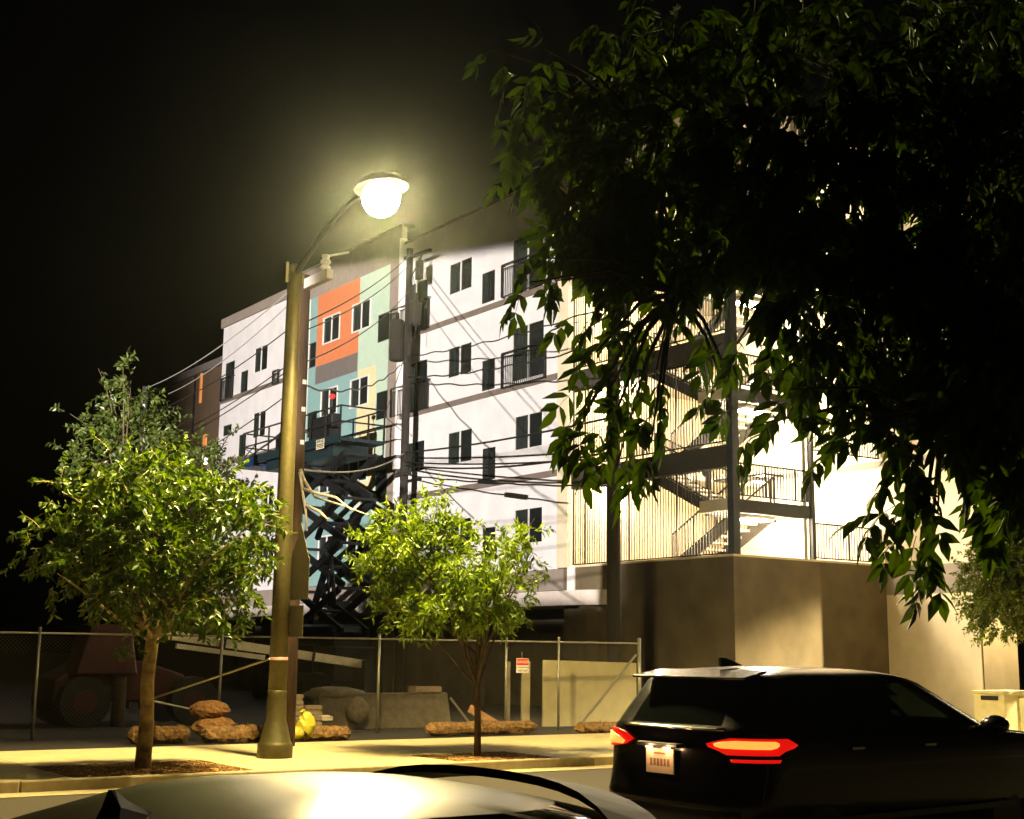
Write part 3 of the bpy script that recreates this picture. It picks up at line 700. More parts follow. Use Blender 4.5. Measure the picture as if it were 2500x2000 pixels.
# ------------------------------------------------------------------ telehandler behind the fence
th = thing('telehandler', (12.5, 30, .08), 'dark red telehandler with long pale boom lowered behind the fence', 'telehandler')
red_m = mat('machine_red', (.05,.006,.005), .5, var=.25)
boom_m = mat('pale_boom', (.75,.67,.46), .6, var=.12, scale=5)
A = onY(395,1548,30); B_ = onY(885,1622,30)
dv = (B_-A).normalized()
b = MB(); b.bar(A, B_, .28, .20); bo = b.build('boom', boom_m, th)
b = MB(); b.bar(A+(B_-A)*.26-Vector((0,.15,0)), A+(B_-A)*.265-Vector((0,.15,0))+dv*.12,.04,.28); b.bar(A+(B_-A)*.53-Vector((0,.15,0)), A+(B_-A)*.53-Vector((0,.15,0))+dv*.06,.04,.24); b.bar(A+(B_-A)*.72-Vector((0,.15,0)), A+(B_-A)*.72-Vector((0,.15,0))+dv*.06,.04,.24); b.build('boom_collar', frame_k, bo)
A2 = onY(430,1577,29.8); B2 = onY(645,1606,29.8)
b = MB(); b.bar(A2, B2, .10, .11); b.build('lift_ram', boom_m, th)
b = MB(); c = onY(330,1660,31)
b.prism([(9.2,30.2,.6),(12.2,30.2,.6),(12.2,30.2,1.2),(11.2,30.2,1.5),(10.2,30.2,1.6),(9.2,30.2,1.1)], (0,1.5,0)); b.build('body', red_m, th, bevel=.06)
b = MB(); b.prism([(9.5,29.7,1.2),(10.9,29.7,1.2),(10.7,29.7,2.3),(9.8,29.7,2.3)], (0,.9,0)); b.build('cab', red_m, th, bevel=.05)
for x in (9.8, 12.3):
    for y in (30.0, 31.8):
        b = MB(); b.tube([(x,y-.2,.62),(x,y+.2,.62)], .55, 20); wl = b.build('wheel', frame_k, th)
        b = MB(); b.tube([(x,y-.21,.62),(x,y+.21,.62)], .26, 14); b.build('rim', red_m, wl)
b = MB(); b.box((B_.x-.1,29.7,.4),(B_.x+.1,30.3,B_.z+.1)); b.box((B_.x,29.8,.38),(B_.x+1.0,29.9,.43)); b.box((B_.x,30.1,.38),(B_.x+1.0,30.2,.43)); b.build('fork', jd, th)

# ------------------------------------------------------------------ things on the lot
G = .08
blockm = mat('concrete_block', (.24,.18,.12), .95, var=.2, scale=15, bump=.5, bscale=60)
def gp(px, py, z=G): return onZ(px, py, z)
def block(cx_, y, z, wd, h, lab):
    b = MB(); b.box((cx_-wd/2,y,z),(cx_+wd/2,y+.20,z+h*.38)); b.box((cx_-wd/2,y,z+h*.62),(cx_+wd/2,y+.2,z+h)); b.box((cx_-wd/2+.015,y+.02,z+h*.38),(cx_+wd/2-.015,y+.18,z+h*.62))
    tag(b.build('concrete_block', blockm, bevel=.008), lab, 'block', 'concrete blocks stacked by the lamp post')
bx = gp(722, 1795).x; by = 24.6
b1 = onY(716, 1785, by); b2 = onY(765, 1790, by)
for i in range(4): block(b1.x, by, G+i*.215, .40, .20, 'grey concrete block, %s of the left stack beside the lamp post' % ['bottom one','second from the ground','third from the ground','topmost'][i])
for i in range(3): block(b2.x+.02, by+.05, G+i*.215, .38, .20, 'grey concrete block, %s of the right stack by the yellow bag' % ['lowest','middle one','topmost'][i])
strawm = mat('straw_wattle', (.20,.11,.035), .95, var=.6, scale=14, bump=.8, bscale=50)
def wattle(p, q, r, lab, seed):
    rnd = random.Random(seed); p, q = Vector(p), Vector(q); n = 16; pts = []; rr = []
    for i in range(n+1):
        t = i/n; pts.append(p.lerp(q, t)+Vector((0,.05*math.sin(t*5+seed),r*.95))); rr.append(r*(.35 if i in (0,n) else .95+.12*rnd.random()))
    b = MB(); b.tube(pts, rr, 12); b.v = [tuple(Vector(v)+rv(rnd)*.022) for v in b.v]
    for i in range(260):
        k = rnd.randint(0, n-1); c = pts[k].lerp(pts[k+1], rnd.random()); d = rv(rnd).normalized(); d.x *= .6; st_ = c+d*rr[k]*.95
        b.bar(st_, st_+(rv(rnd)*.6+d*.5)*.09, .006)
    tag(b.build('straw_wattle', strawm), lab, 'wattle', 'straw wattles along the edge of the lot')
g0 = gp(765,1822,.12); g1 = gp(940,1818,.12)
wattle((g0.x,23.9,.1),(g1.x+.3,23.7,.1),.13,'straw wattle right of the yellow bag',1)
g0 = gp(345,1838); g1 = gp(520,1828)
wattle((g0.x+.5,24.3,.1),(9.9,24.2,.1),.15,'straw wattle behind the mottled tree trunk',2)
wattle((10.05,24.0,.1),(11.35,23.8,.1),.15,'straw wattle just left of the lamp post foot',3)
wattle((14.9,24.1,.1),(17.6,23.9,.1),.14,'dim straw wattle behind the second tree',4)
wattle((18.2,23.4,.1),(20.4,23.2,.1),.12,'straw wattle near the tail of the black car',5)
# sand bags
sbm = mat('orange_sandbag', (.24,.115,.035), .95, var=.5, scale=20, bump=.8, bscale=70)
for i, (x, y, z, r, lab) in enumerate(((10.55,24.6,.34,(.42,.25,.20),'lower orange sandbag left of the lamp post'),(10.45,24.6,.66,(.40,.24,.17),'upper orange sandbag left of the lamp post'))):
    b = MB(); b.ell((x,y,z), r, 22, 12, .16, seed=i); b.v = [tuple(Vector(v)*1.0) for v in b.v]; tag(b.build('sandbag', sbm), lab, 'sandbag', 'orange sandbags')
ybm = mat('yellow_plastic', (.50,.42,.03), .5, var=.1, scale=6, bump=.6, bscale=9)
yp = onY(746, 1812, 23.2); yq = onY(721, 1818, 23.0)
b = MB(); b.ell((yp.x,23.2,.15+.26), (.17,.17,.24), 14, 10, .24, seed=4); b.tube([(yp.x-.04,23.2,.58),(yp.x-.05,23.2,.63),(yp.x-.09,23.2,.68)], [.05,.03,.06], 8); tag(b.build('plastic_bag', ybm), 'taller bright yellow tied bag beside the lamp post foot', 'bag')
b = MB(); b.ell((yq.x,23.0,.15+.13), (.15,.14,.13), 14, 10, .16, seed=5); tag(b.build('plastic_bag', ybm, smooth=True), 'small round yellow bag between lamp post foot and the taller bag', 'bag')
# long low barrier inside the lot
bar_m = mat('barrier_concrete', (.12,.095,.06), .9, var=.25, scale=6, bump=.4, bscale=40)
u0 = onY(788,1790,26.9).x; u1 = onY(1105,1790,26.9).x
b = MB(); b.prism([(u0,26.9,G),(u0,27.6,G),(u0,27.5,.35),(u0,27.35,.86),(u0,27.15,.86),(u0,27.0,.35)], (u1-u0,0,0)); tag(b.build('concrete_barrier', bar_m, bevel=.03), 'long low grey concrete barrier behind the fence', 'barrier')
b = MB(); b.ell((u0+.75,26.75,.50), (.28,.2,.30), 12, 8, .15, seed=8); tag(b.build('sack', mat('grey_sack', (.15,.12,.075), .95, var=.3, scale=12, bump=.5), smooth=True), 'grey sack leaning on the concrete barrier', 'sack')
b = MB(); b.ell((u0+.5,27.4,.84), (.75,.35,.16), 14, 8, .2, seed=9); tag(b.build('tarp', mat('olive_tarp', (.14,.115,.06), .8, var=.3, scale=8, bump=.5), smooth=True), 'crumpled olive tarp on the concrete barrier', 'tarp')
b = MB(); b.box((u1-.9,27.1,.865),(u1-.2,27.45,1.0)); tag(b.build('timber', mat('pink_timber', (.22,.15,.10), .9, var=.2)), 'short pinkish timber on the concrete barrier', 'timber')
b = MB(); b.tube([(u1-.15,26.8,.75),(u1+.35,26.6,.1)], .03, 6); tag(b.build('stick', galv), 'thin pale stick leaning at the barrier end', 'stick')
pl = mat('site_lumber', (.30,.16,.07), .9, var=.3)
q = gp(1240,1800,.1)
b = MB(); b.bar((16.2,24.4,.62),(17.1,24.2,.12),.05,.16); tag(b.build('lumber', pl), 'brown board leaning in front of the danger sign', 'board')
b = MB(); b.ell((gp(408,1765).x+1.0,25.3,.42),(.25,.2,.07),10,6,.3,seed=3); tag(b.build('paper_scrap', mat('paper', (.6,.5,.35), .9, var=.1)), 'small pale crumpled scrap left of the sandbags', 'scrap')
# small utility cabinet at the right edge
ca = atD(2462, 1760, 31)
cm_ = mat('cabinet_cream', (.62,.56,.34), .6, var=.1, scale=6)
cb = thing('utility_cabinet', (ca.x, ca.y, .05), 'pale boxy utility cabinet at the foot of the right wall', 'cabinet')
cw = 1.0
b = MB(); b.box((ca.x-.55,ca.y-.3,.0),(ca.x+.9,ca.y+.5,1.0)); b.build('housing', cm_, cb, bevel=.02)
b = MB(); b.box((ca.x-.60,ca.y-.35,1.0),(ca.x+.95,ca.y+.55,1.06)); b.build('lid', cm_, cb)
b = MB(); b.box((ca.x-.57,ca.y-.15,.85),(ca.x-.55,ca.y+.3,.95)); b.build('vent', frame_k, cb)
b = MB(); b.box((ca.x+.0,ca.y-.32,.15),(ca.x+.8,ca.y-.30,.92)); b.build('door', mat('cabinet_green', (.36,.34,.14), .6, var=.15), cb)
#==CARS==
# ------------------------------------------------------------------ cars, lofted from horizontal rings
NR, NC, NS = 14, 6, 26
class CarShell:
    def __init__(s, rings, M, bow=.10):
        s.rings = rings; s.M = M; s.bow = bow; s.N = 2*NR+4*NC+2*NS
        # column starts
        s.cRR = NR; s.sR = NR+NC; s.cFR = s.sR+NS; s.fr = s.cFR+NC; s.cFL = s.fr+NR; s.sL = s.cFL+NC; s.cRL = s.sL+NS
        s.P = [s.ring(*r) for r in rings]
    def ring(s, z, xr, xf, w, rr, rf):
        pts = []
        for i in range(NR): t = i/NR; pts.append((xr, (w-rr)*(1-2*t)))
        for i in range(NC): a = math.pi/2*i/NC; pts.append((xr+rr-rr*math.cos(a), -(w-rr)-rr*math.sin(a)))
        for i in range(NS): t = i/NS; pts.append((xr+rr+(xf-rf-xr-rr)*t, -w))
        for i in range(NC): a = math.pi/2*i/NC; pts.append((xf-rf+rf*math.sin(a), -(w-rf)-rf*math.cos(a)))
        for i in range(NR): t = i/NR; pts.append((xf, -(w-rf)*(1-2*t)))
        for i in range(NC): a = math.pi/2*i/NC; pts.append((xf-rf+rf*math.cos(a), (w-rf)+rf*math.sin(a)))
        for i in range(NS): t = i/NS; pts.append((xf-rf+(xr+rr-xf+rf)*t, w))
        for i in range(NC): a = math.pi/2*i/NC; pts.append((xr+rr-rr*math.sin(a), (w-rr)+rr*math.cos(a)))
        L = 4.6; out = []
        for x, y in pts:
            q = (y/w)**2 if w > 0 else 0
            f = max(0, 1-(x-xr)/1.0)
            g = max(0, 1-abs(x-(xr+xf)/2)/2.6)          # sides tuck in towards both ends
            out.append(Vector((x+s.bow*q*f, y*(.955+.045*min(1, g*1.6)), z)))
        return out
    def S(s, z, u, off=0.0):
        zs = [r[0] for r in s.rings]; k = 0
        while k < len(zs)-2 and z > zs[k+1]: k += 1
        t = (z-zs[k])/(zs[k+1]-zs[k]); i = int(math.floor(u)); f = u-i
        def g(kk): a = s.P[kk][i % s.N]; b = s.P[kk][(i+1) % s.N]; return a.lerp(b, f)
        p = g(k).lerp(g(k+1), t)
        if off:
            du = s._raw(z, u+.3)-s._raw(z, u-.3); dz = s._raw(min(z+.01, zs[-1]), u)-s._raw(max(z-.01, zs[0]), u)
            n = du.cross(dz); 
            if n.length > 1e-9: p = p+n.normalized()*off
        return p
    def _raw(s, z, u): return s.S(z, u, 0)
    def body(s, name, m, parent, glass, gname, gm):
        b = MB(); g = MB(); K = len(s.P)
        V = [s.M @ p for R_ in s.P for p in R_]
        b.v = [tuple(v) for v in V]; g.v = [tuple(v) for v in V]
        for k in range(K-1):
            for j in range(s.N):
                f = (k*s.N+j, k*s.N+(j+1) % s.N, (k+1)*s.N+(j+1) % s.N, (k+1)*s.N+j)
                (g if glass(k, j) else b).f.append(f)
        # close the roof through the centre line: pair columns
        top = (K-1)*s.N
        b.f.append(tuple(top+j for j in range(s.N)))
        bo = b.build(name, m, parent, smooth=True)
        go = g.build(gname, gm, parent, smooth=True)
        for o in (bo, go):
            bm = bmesh.new(); bm.from_mesh(o.data); bmesh.ops.delete(bm, geom=[v for v in bm.verts if not v.link_faces], context='VERTS')
            bmesh.ops.recalc_face_normals(bm, faces=bm.faces) if o is bo else None
            bm.to_mesh(o.data); bm.free()
        return bo, go
    def patch(s, name, m, parent, rows, off, n=14):
        """rows: list of (z, u0, u1); a skin over the shell between them, standing off the paint"""
        b = MB(); o = 0
        for z, u0, u1 in rows:
            for i in range(n+1): b.v.append(tuple(s.M @ s.S(z, u0+(u1-u0)*i/n, off)))
        for k in range(len(rows)-1):
            for i in range(n): b.f.append((k*(n+1)+i, k*(n+1)+i+1, (k+1)*(n+1)+i+1, (k+1)*(n+1)+i))
        ob = b.build(name, m, parent, smooth=True)
        md = ob.modifiers.new('thick', 'SOLIDIFY'); md.thickness = .012; md.offset = -1
        return ob
def wheel_set(M, xs, w, r, parent):
    tyre = mat('tyre_rubber', (.02,.02,.02), .9, var=.2); rim = mat('dark_rim', (.04,.04,.04), .5, metal=.5, var=.05)
    for x in xs:
        for sgn in (1, -1):
            b = MB(); b.tube([M @ Vector((x,sgn*(w-.20),r)), M @ Vector((x,sgn*(w+.01),r))], r, 28); t = b.build('wheel', tyre, parent, smooth=False, bevel=.02)
            b = MB(); b.tube([M @ Vector((x,sgn*(w-.1),r)), M @ Vector((x,sgn*(w+.02),r))], r*.66, 10); b.build('rim', rim, t)
black_paint = mat('black_car_paint', (.004,.004,.005), .25, var=0, coat=.3, spec=.25)
car_glass = mat('car_glass', (.008,.010,.009), .06, var=0, spec=.6)
trim_k = mat('black_trim', (.012,.012,.012), .4, var=0)
chrome = mat('chrome', (.55,.54,.5), .15, metal=1, var=0)
# ---- black suv in the road
suv = thing('black_suv', (9.9, 8.5, 0), 'black SUV driving right with red tail lights lit, at the right edge', 'car')
SX, SY = 7.62, 8.62
SM = Matrix.Translation((SX, SY, 0)) @ Matrix.Rotation(R(3), 4, 'Z')
suv_r = [(0.24,0.3,4.503,0.78,0.25,0.4),(0.32,0.1,4.72,0.88,0.26,0.5),(0.5,0.02,4.796,0.925,0.28,0.55),(0.62,0,4.817,0.935,0.3,0.6),(0.68,0.03,4.817,0.94,0.3,0.6),(0.82,0.06,4.796,0.945,0.3,0.6),(0.98,0.07,4.731,0.945,0.3,0.6),
         (1.06,0.075,4.503,0.94,0.3,0.6),(1.12,0.085,3.797,0.93,0.3,0.5),(1.17,0.1,3.559,0.915,0.29,0.45),(1.2,0.13,3.472,0.9,0.28,0.42),(1.32,0.22,3.168,0.86,0.26,0.38),(1.44,0.32,2.886,0.815,0.24,0.34),(1.54,0.4,2.647,0.775,0.22,0.3),
         (1.58,0.45,2.517,0.755,0.22,0.3),(1.605,0.5,2.409,0.725,0.25,0.3),(1.635,0.62,2.224,0.64,0.25,0.3),(1.655,0.8,2.007,0.5,0.2,0.2),(1.668,1.05,1.79,0.28,0.1,0.1)]
sh = CarShell(suv_r, SM)
def suv_glass(k, j):
    if not (10 <= k <= 12): return False
    if 1 <= j < NR-1: return True                       # rear window
    if sh.fr+1 <= j < sh.cFL-1: return True             # windscreen
    for s0 in (sh.sR, sh.sL):
        t = j-s0 if s0 == sh.sR else NS-1-(j-s0)
        if 0 <= t < NS and (3 <= t <= 8 or 10 <= t <= 16 or 18 <= t <= 24): return True
    return False
bo, go = sh.body('body', black_paint, suv, suv_glass, 'window_glass', car_glass)
clear_g = bpy.data.materials.new('clear_car_glass'); clear_g.use_nodes = True
n_ = clear_g.node_tree.nodes; l_ = clear_g.node_tree.links
tb = n_.new('ShaderNodeBsdfTransparent'); tb.inputs[0].default_value = (.16,.21,.18,1); mxg = n_.new('ShaderNodeMixShader')
n_['Principled BSDF'].inputs['Base Color'].default_value = (.005,.006,.006,1); n_['Principled BSDF'].inputs['Roughness'].default_value = .06
mxg.inputs[0].default_value = .85; l_.new(n_['Principled BSDF'].outputs[0], mxg.inputs[1]); l_.new(tb.outputs[0], mxg.inputs[2]); l_.new(mxg.outputs[0], n_['Material Output'].inputs[0])
go.data.materials.append(clear_g)
for p in go.data.polygons:
    c = SM.inverted() @ (p.center+Vector(suv['_org']))
    if c.x > 2.0: p.material_index = 1
for sgn in (1,-1):
    b = MB(); b.box((2.05,sgn*.20,.55),(2.22,sgn*.62,1.28)); b.box((2.0,sgn*.30,1.30),(2.12,sgn*.52,1.48)); b.v = [tuple(SM @ Vector(v)) for v in b.v]; b.build('seat', trim_k, suv, bevel=.05)
b = MB(); b.tube([SM @ Vector((2.72+.06*math.cos(t), .40+.17*math.sin(t), 1.02+.16*math.cos(t))) for t in [k*math.pi/8 for k in range(17)]], .015, 6); b.build('steering_wheel', trim_k, suv)
redl = mat('tail_light_red', (.35,.005,.004), .25, var=0, emit=(1,.008,.004), estr=.75, coat=.5)
hot = mat('tail_light_core', (1,.8,.5), .3, var=0, emit=(1,.24,.035), estr=2.1)
u_c = NR+NC*.5
near = sh.patch('tail_light', redl, suv, [(.985,14.0,sh.sR-.6),(1.0174,13.0,sh.sR+.2),(1.0390,12.0,sh.sR+1.0),(1.0642,11.8,sh.sR+1.4),(1.0894,13.0,sh.sR+1.0),(1.1146,14.4,sh.sR+.4)], .010)
sh.patch('lamp_core', hot, near, [(1.034,13.6,sh.sR-1.6),(1.046,12.9,sh.sR-1.0),(1.065,12.7,sh.sR-.7),(1.083,13.6,sh.sR-.8),(1.094,15.0,sh.sR-1.2)], .026)
N_ = sh.N
far = sh.patch('tail_light', redl, suv, [(.985,N_-NC*.2,N_-NC-1.0),(1.01,N_+1.2,N_-NC-2.2),(1.06,N_+2.4,N_-NC-3.2),(1.11,N_+1.0,N_-NC-2.6),(1.135,N_-.5,N_-NC-1.6)][::1], .010)
sh.patch('lamp_core', hot, far, [(1.01,N_+.9,N_-3.8),(1.035,N_+1.2,N_-4.6),(1.07,N_+.2,N_-5.4),(1.10,N_-1.8,N_-5.6)], .026)
sh.patch('reflector', redl, suv, [(.93,NR+.6,sh.sR-.4),(.955,NR+.4,sh.sR-.2)], .008)
px_ = sh.S(.88, NR/2).x+SX
b = MB(); b.box((px_-.035,SY-.12,.80),(px_-.02,SY+.22,1.0)); plt = b.build('number_plate', mat('plate_white', (.75,.62,.45), .5, var=.06), suv, bevel=.004)
b = MB()
for i in range(6): b.box((px_-.0375,SY-.07+i*.042,.865),(px_-.0355,SY-.044+i*.042,.92))
b.box((px_-.0375,SY-.02,.955),(px_-.0355,SY+.12,.97)); b.build('smudged_marks', mat('plate_marks', (.30,.17,.10), .7, var=.3), plt)
b = MB(); b.box((px_-.07,SY-.20,1.015),(px_+.03,SY+.30,1.05)); b.build('plate_recess', trim_k, suv, bevel=.01)
for dy in (-.06, .16):
    b = MB(); b.box((px_-.062,SY+dy-.03,1.006),(px_-.04,SY+dy+.03,1.014)); b.build('plate_lamp', mat('plate_lamp_glow', (1,1,1), .5, var=0, emit=(1,.66,.35), estr=10), suv)
    L = bpy.data.lights.new('plate_light', 'POINT'); L.energy = 1.6; L.color = (1,.55,.25); L.shadow_soft_size = .02
    q = bpy.data.objects.new('plate_light', L); COL.objects.link(q); q.location = (px_-.11, SY+dy, 1.02)
sh.patch('chrome_strip', chrome, suv, [(1.165,.4,NR-.4),(1.182,.4,NR-.4)], .012)
sh.patch('bumper_step', trim_k, suv, [(.36,-2,NR+2),(.56,-2,NR+2)], .012)
b = MB(); b.prism([SM @ Vector(p) for p in ((.30,-.66,1.565),(.30,.66,1.565),(.62,.62,1.622),(.62,-.62,1.622))], (0,0,.022)); b.build('roof_spoiler', black_paint, suv, bevel=.01)
b = MB(); b.prism([SM @ Vector(p) for p in ((.72,-.02,1.665),(1.0,-.02,1.68),(.78,-.02,1.745),(.71,-.02,1.75))], (0,.04,0)); b.build('roof_fin', trim_k, suv, bevel=.008)
b = MB(); b.tube([SM @ Vector((.20,-.08,1.22)), SM @ Vector((.24,.35,1.26))], .012, 6); b.build('wiper', trim_k, suv)
for sgn in (1, -1):
    b = MB(); b.ell(SM @ Vector((3.22,sgn*1.04,1.17)), (.12,.13,.09), 12, 8); b.bar(SM @ Vector((3.22,sgn*.86,1.12)), SM @ Vector((3.22,sgn*1.0,1.14)), .06); b.build('wing_mirror', black_paint, suv, smooth=True)
    for x in (1.25, 2.25):
        b = MB(); b.bar(SM @ Vector((x,sgn*.962,1.02)), SM @ Vector((x+.16,sgn*.962,1.02)), .018); b.build('door_handle', chrome, suv)
    b = MB(); b.bar(SM @ Vector((.7,sgn*.955,.46)), SM @ Vector((3.6,sgn*.955,.46)), .02, .05); b.build('side_moulding', trim_k, suv)
wheel_set(SM, (.95, 3.55), .90, .36, suv)

# ---- silver hatchback right in front of the camera
hat = thing('silver_hatchback', (.6, 2.9, 0), 'silver hatchback roof with shark fin and dark spoiler, closest to the viewer', 'car')
HM = Matrix.Translation((2.72, 2.92, 0)) @ Matrix.Rotation(math.pi, 4, 'Z')
hr = [(.22,.25,3.9,.74,.2,.4),(.34,.06,4.05,.82,.22,.5),(.55,.0,4.1,.85,.25,.5),(.78,.05,4.08,.865,.26,.5),(.93,.08,3.8,.86,.26,.5),(1.00,.10,3.05,.85,.26,.45),(1.03,.13,2.96,.835,.26,.4),(1.12,.36,2.62,.78,.24,.36),(1.22,.44,2.24,.715,.22,.32),
      (1.32,.53,1.90,.66,.2,.28),(1.355,.55,1.78,.635,.2,.28),(1.38,.60,1.69,.605,.2,.28),(1.402,.66,1.60,.565,.2,.25),(1.422,.74,1.50,.51,.2,.2),(1.436,.82,1.40,.43,.18,.18),(1.445,.92,1.30,.30,.12,.12),(1.449,1.0,1.22,.14,.06,.06)]
silver = mat('silver_car_paint', (.050,.039,.014), .25, metal=.35, var=.10, scale=260, coat=0)
hs_ = CarShell(hr, HM, bow=.08)
def hat_glass(k, j):
    if not (6 <= k <= 12): return False
    if k <= 13 and (NR-1 <= j < hs_.sR+2 or hs_.cRL <= j < hs_.N-1): return True
    if (j < NR and k <= 11) or (k <= 8 and hs_.fr+1 <= j < hs_.cFL-1): return True
    for s0 in (hs_.sR, hs_.sL):
        t = j-s0 if s0 == hs_.sR else NS-1-(j-s0)
        if 0 <= t < NS and (2 <= t <= 11 or 13 <= t <= 23 or k > 8 and t >= 2): return True
    return False
hs_.body('body', silver, hat, hat_glass, 'window_glass', car_glass)
gloss_k = mat('black_spoiler', (.010,.007,.005), .6, var=.2, spec=.12)
b = MB(); rows = 12; sp = []
for i in range(rows+1):
    y = -.60+1.2*i/rows; q = (y/.60)**2
    sp.append((Vector((.70+.10*q, y, 1.440-.052*q**1.5)), Vector((.53+.12*q, y, 1.424-.056*q**1.5))))
for i in range(rows):
    a0, a1 = sp[i]; c0, c1 = sp[i+1]; up_ = Vector((0,0,.022))
    b.add([HM @ p for p in (a0, c0, c1, a1, a0+up_*(1-abs(2*i/rows-1)**4), c0+up_*(1-abs(2*(i+1)/rows-1)**4), c1+up_*.3, a1+up_*.3)], [(0,1,2,3),(4,7,6,5),(0,4,5,1),(1,5,6,2),(2,6,7,3),(3,7,4,0)])
b.build('spoiler', gloss_k, hat, smooth=False)
b = MB(); prof = [(1.30,1.436),(1.48,1.434),(1.40,1.455),(1.30,1.475),(1.235,1.508),(1.225,1.508),(1.255,1.47),(1.262,1.436)]
fin_c = Vector((0,0,0))
FP_ = atD(318, 1995, 2.86)
FA = Matrix.Translation((FP_.x, FP_.y, -.040)) @ Matrix.Rotation(R(40), 4, 'Z')
hw = [.0,.004,.012,.016,.004,.004,.018,.03]
b = MB(); half = []
fp = [(-.10,1.432),(.10,1.432),(.085,1.442),(.02,1.462),(-.03,1.480),(-.075,1.505),(-.088,1.505),(-.078,1.47)]
wd = [.030,.006,.005,.007,.007,.004,.004,.022]
b.v = [tuple(FA @ Vector((x,-wv,z))) for (x,z), wv in zip(fp, wd)]+[tuple(FA @ Vector((x,wv,z))) for (x,z), wv in zip(fp, wd)]
nfp = len(fp); b.f = [tuple(range(nfp-1,-1,-1)), tuple(range(nfp,2*nfp))]+[(i,(i+1)%nfp,nfp+(i+1)%nfp,nfp+i) for i in range(nfp)]
b.build('roof_fin', mat('fin_black', (.005,.005,.005), .6, var=0, spec=.15), hat)
# roof seam at the tailgate
b = MB(); pts = []
for i in range(17):
    y = -.50+1.0*i/16; q = (y/.5)**2; pts.append(HM @ Vector((.86-.06*q, y, hs_.S(1.41,0).z+.012-.035*q)))
b.tube(pts, .003, 5); b.build('roof_seam', trim_k, hat)
for sgn in (1, -1):
    b = MB(); b.ell(HM @ Vector((2.6,sgn*.96,1.04)), (.10,.12,.08), 12, 8); b.build('wing_mirror', silver, hat, smooth=True)
wheel_set(HM, (.75, 3.25), .83, .31, hat)
#==TREES==
# ------------------------------------------------------------------ trees
def leaf_mesh(name, leaves, m, parent, kind4=True):
    """leaves: (point, direction, normal, length, width); each leaf is a folded blade"""
    vs = []; fs = []
    for p, d, nrm, L, wd in leaves:
        s = d.cross(nrm)
        if s.length < 1e-6: continue
        s.normalize(); nn = s.cross(d).normalized(); o = len(vs)
        if kind4:
            vs += [p, p+d*L*.45+s*wd*.5+nn*wd*.12, p+d*L-nn*L*.08, p+d*L*.45-s*wd*.5+nn*wd*.12]
            fs += [(o,o+1,o+2),(o,o+2,o+3)]
        else:
            vs += [p, p+d*L*.22+s*wd*.40+nn*wd*.10, p+d*L*.55+s*wd*.46+nn*wd*.12-nn*L*.03, p+d*L-nn*L*.14, p+d*L*.55-s*wd*.46+nn*wd*.12-nn*L*.03, p+d*L*.22-s*wd*.40+nn*wd*.10, p+d*L*.5-nn*L*.03]
            fs += [(o,o+1,o+6),(o+1,o+2,o+6),(o+2,o+3,o+6),(o+3,o+4,o+6),(o+4,o+5,o+6),(o+5,o,o+6)]
    me = bpy.data.meshes.new(name); org = Vector(parent['_org'])
    me.from_pydata([tuple(v-org) for v in vs], [], fs); me.update(); me.materials.append(m)
    o = bpy.data.objects.new(name, me); COL.objects.link(o); o.parent = parent; o['_org'] = tuple(org); return o
def rv(rnd): 
    while True:
        v = Vector((rnd.uniform(-1,1),rnd.uniform(-1,1),rnd.uniform(-1,1)))
        if .05 < v.length <= 1: return v
def grow(rnd, blobs, twigs_per, per, L, wd, twl, droop=.5, compound=0, spread=1.0, shell=.0):
    """twigs spring from each blob (centre, radius, density) and carry the leaves"""
    leaves = []; stems = []
    for c, r, dens in blobs:
        for i in range(max(1, int(twigs_per*dens*(r/.5)**2))):
            v = rv(rnd); 
            if shell: v = v.normalized()*(shell+(1-shell)*rnd.random()**.6)
            base = c+Vector((v.x*r, v.y*r, v.z*r*.85))
            d = (v.normalized()*.8+rv(rnd)*.7+Vector((0,0,-droop*rnd.uniform(.2,1)))).normalized()
            ln = twl*rnd.uniform(.6,1.3); pts = [base]; p = base.copy(); dd = d.copy(); seg = 4
            for q in range(seg):
                dd = (dd+Vector((0,0,-droop*.22))+rv(rnd)*.12).normalized(); p = p+dd*(ln/seg); pts.append(p.copy())
            stems.append(pts)
            for q in range(per):
                t = (q+.5)/per*seg; k = min(seg-1, int(t)); bp = pts[k].lerp(pts[k+1], t-k); td = (pts[k+1]-pts[k]).normalized()
                sd = td.cross(rv(rnd)).normalized()
                ld = (td*.55+sd*spread+Vector((0,0,-droop*.7))).normalized()
                l = L*rnd.uniform(.65,1.2)
                leaves.append((bp, ld, (rv(rnd)+Vector((0,0,.8))).normalized(), l, wd*rnd.uniform(.75,1.2)))
    return leaves, stems
def stems_mesh(name, stems, rad, m, parent, n=3):
    b = MB()
    for pts in stems: b.tube(pts, [rad*(1-.7*i/(len(pts)-1)) for i in range(len(pts))], n, caps=False)
    return b.build(name, m, parent)
def limbs(trunk_pts, trunk_r, blobs, rnd, m, parent, n=10, rfac=.45, bark=True):
    b = MB(); b.tube(trunk_pts, trunk_r, 14); tr = b.build('trunk', m, parent, smooth=True)
    b = MB(); top = Vector(trunk_pts[-1])
    for c, r, dens in blobs:
        k = rnd.randint(max(0, len(trunk_pts)-3), len(trunk_pts)-1); s = Vector(trunk_pts[k]); r0 = trunk_r[k]*rfac
        mid = s.lerp(c, .5)+Vector((rnd.uniform(-.1,.1), rnd.uniform(-.1,.1), .12*(c-s).length*rnd.uniform(-.3,1)))
        b.tube([s, s.lerp(mid,.5)+rv(rnd)*.03, mid, mid.lerp(c,.6)+rv(rnd)*.04, c], [r0, r0*.8, r0*.6, r0*.4, r0*.2], 7, caps=False)
    b.build('limb', m, parent, smooth=True)
    return tr
rnd = random.Random(11)
def clump(bl, k): return [(c, r*k, dn/k**2*.9) for c, r, dn in bl]
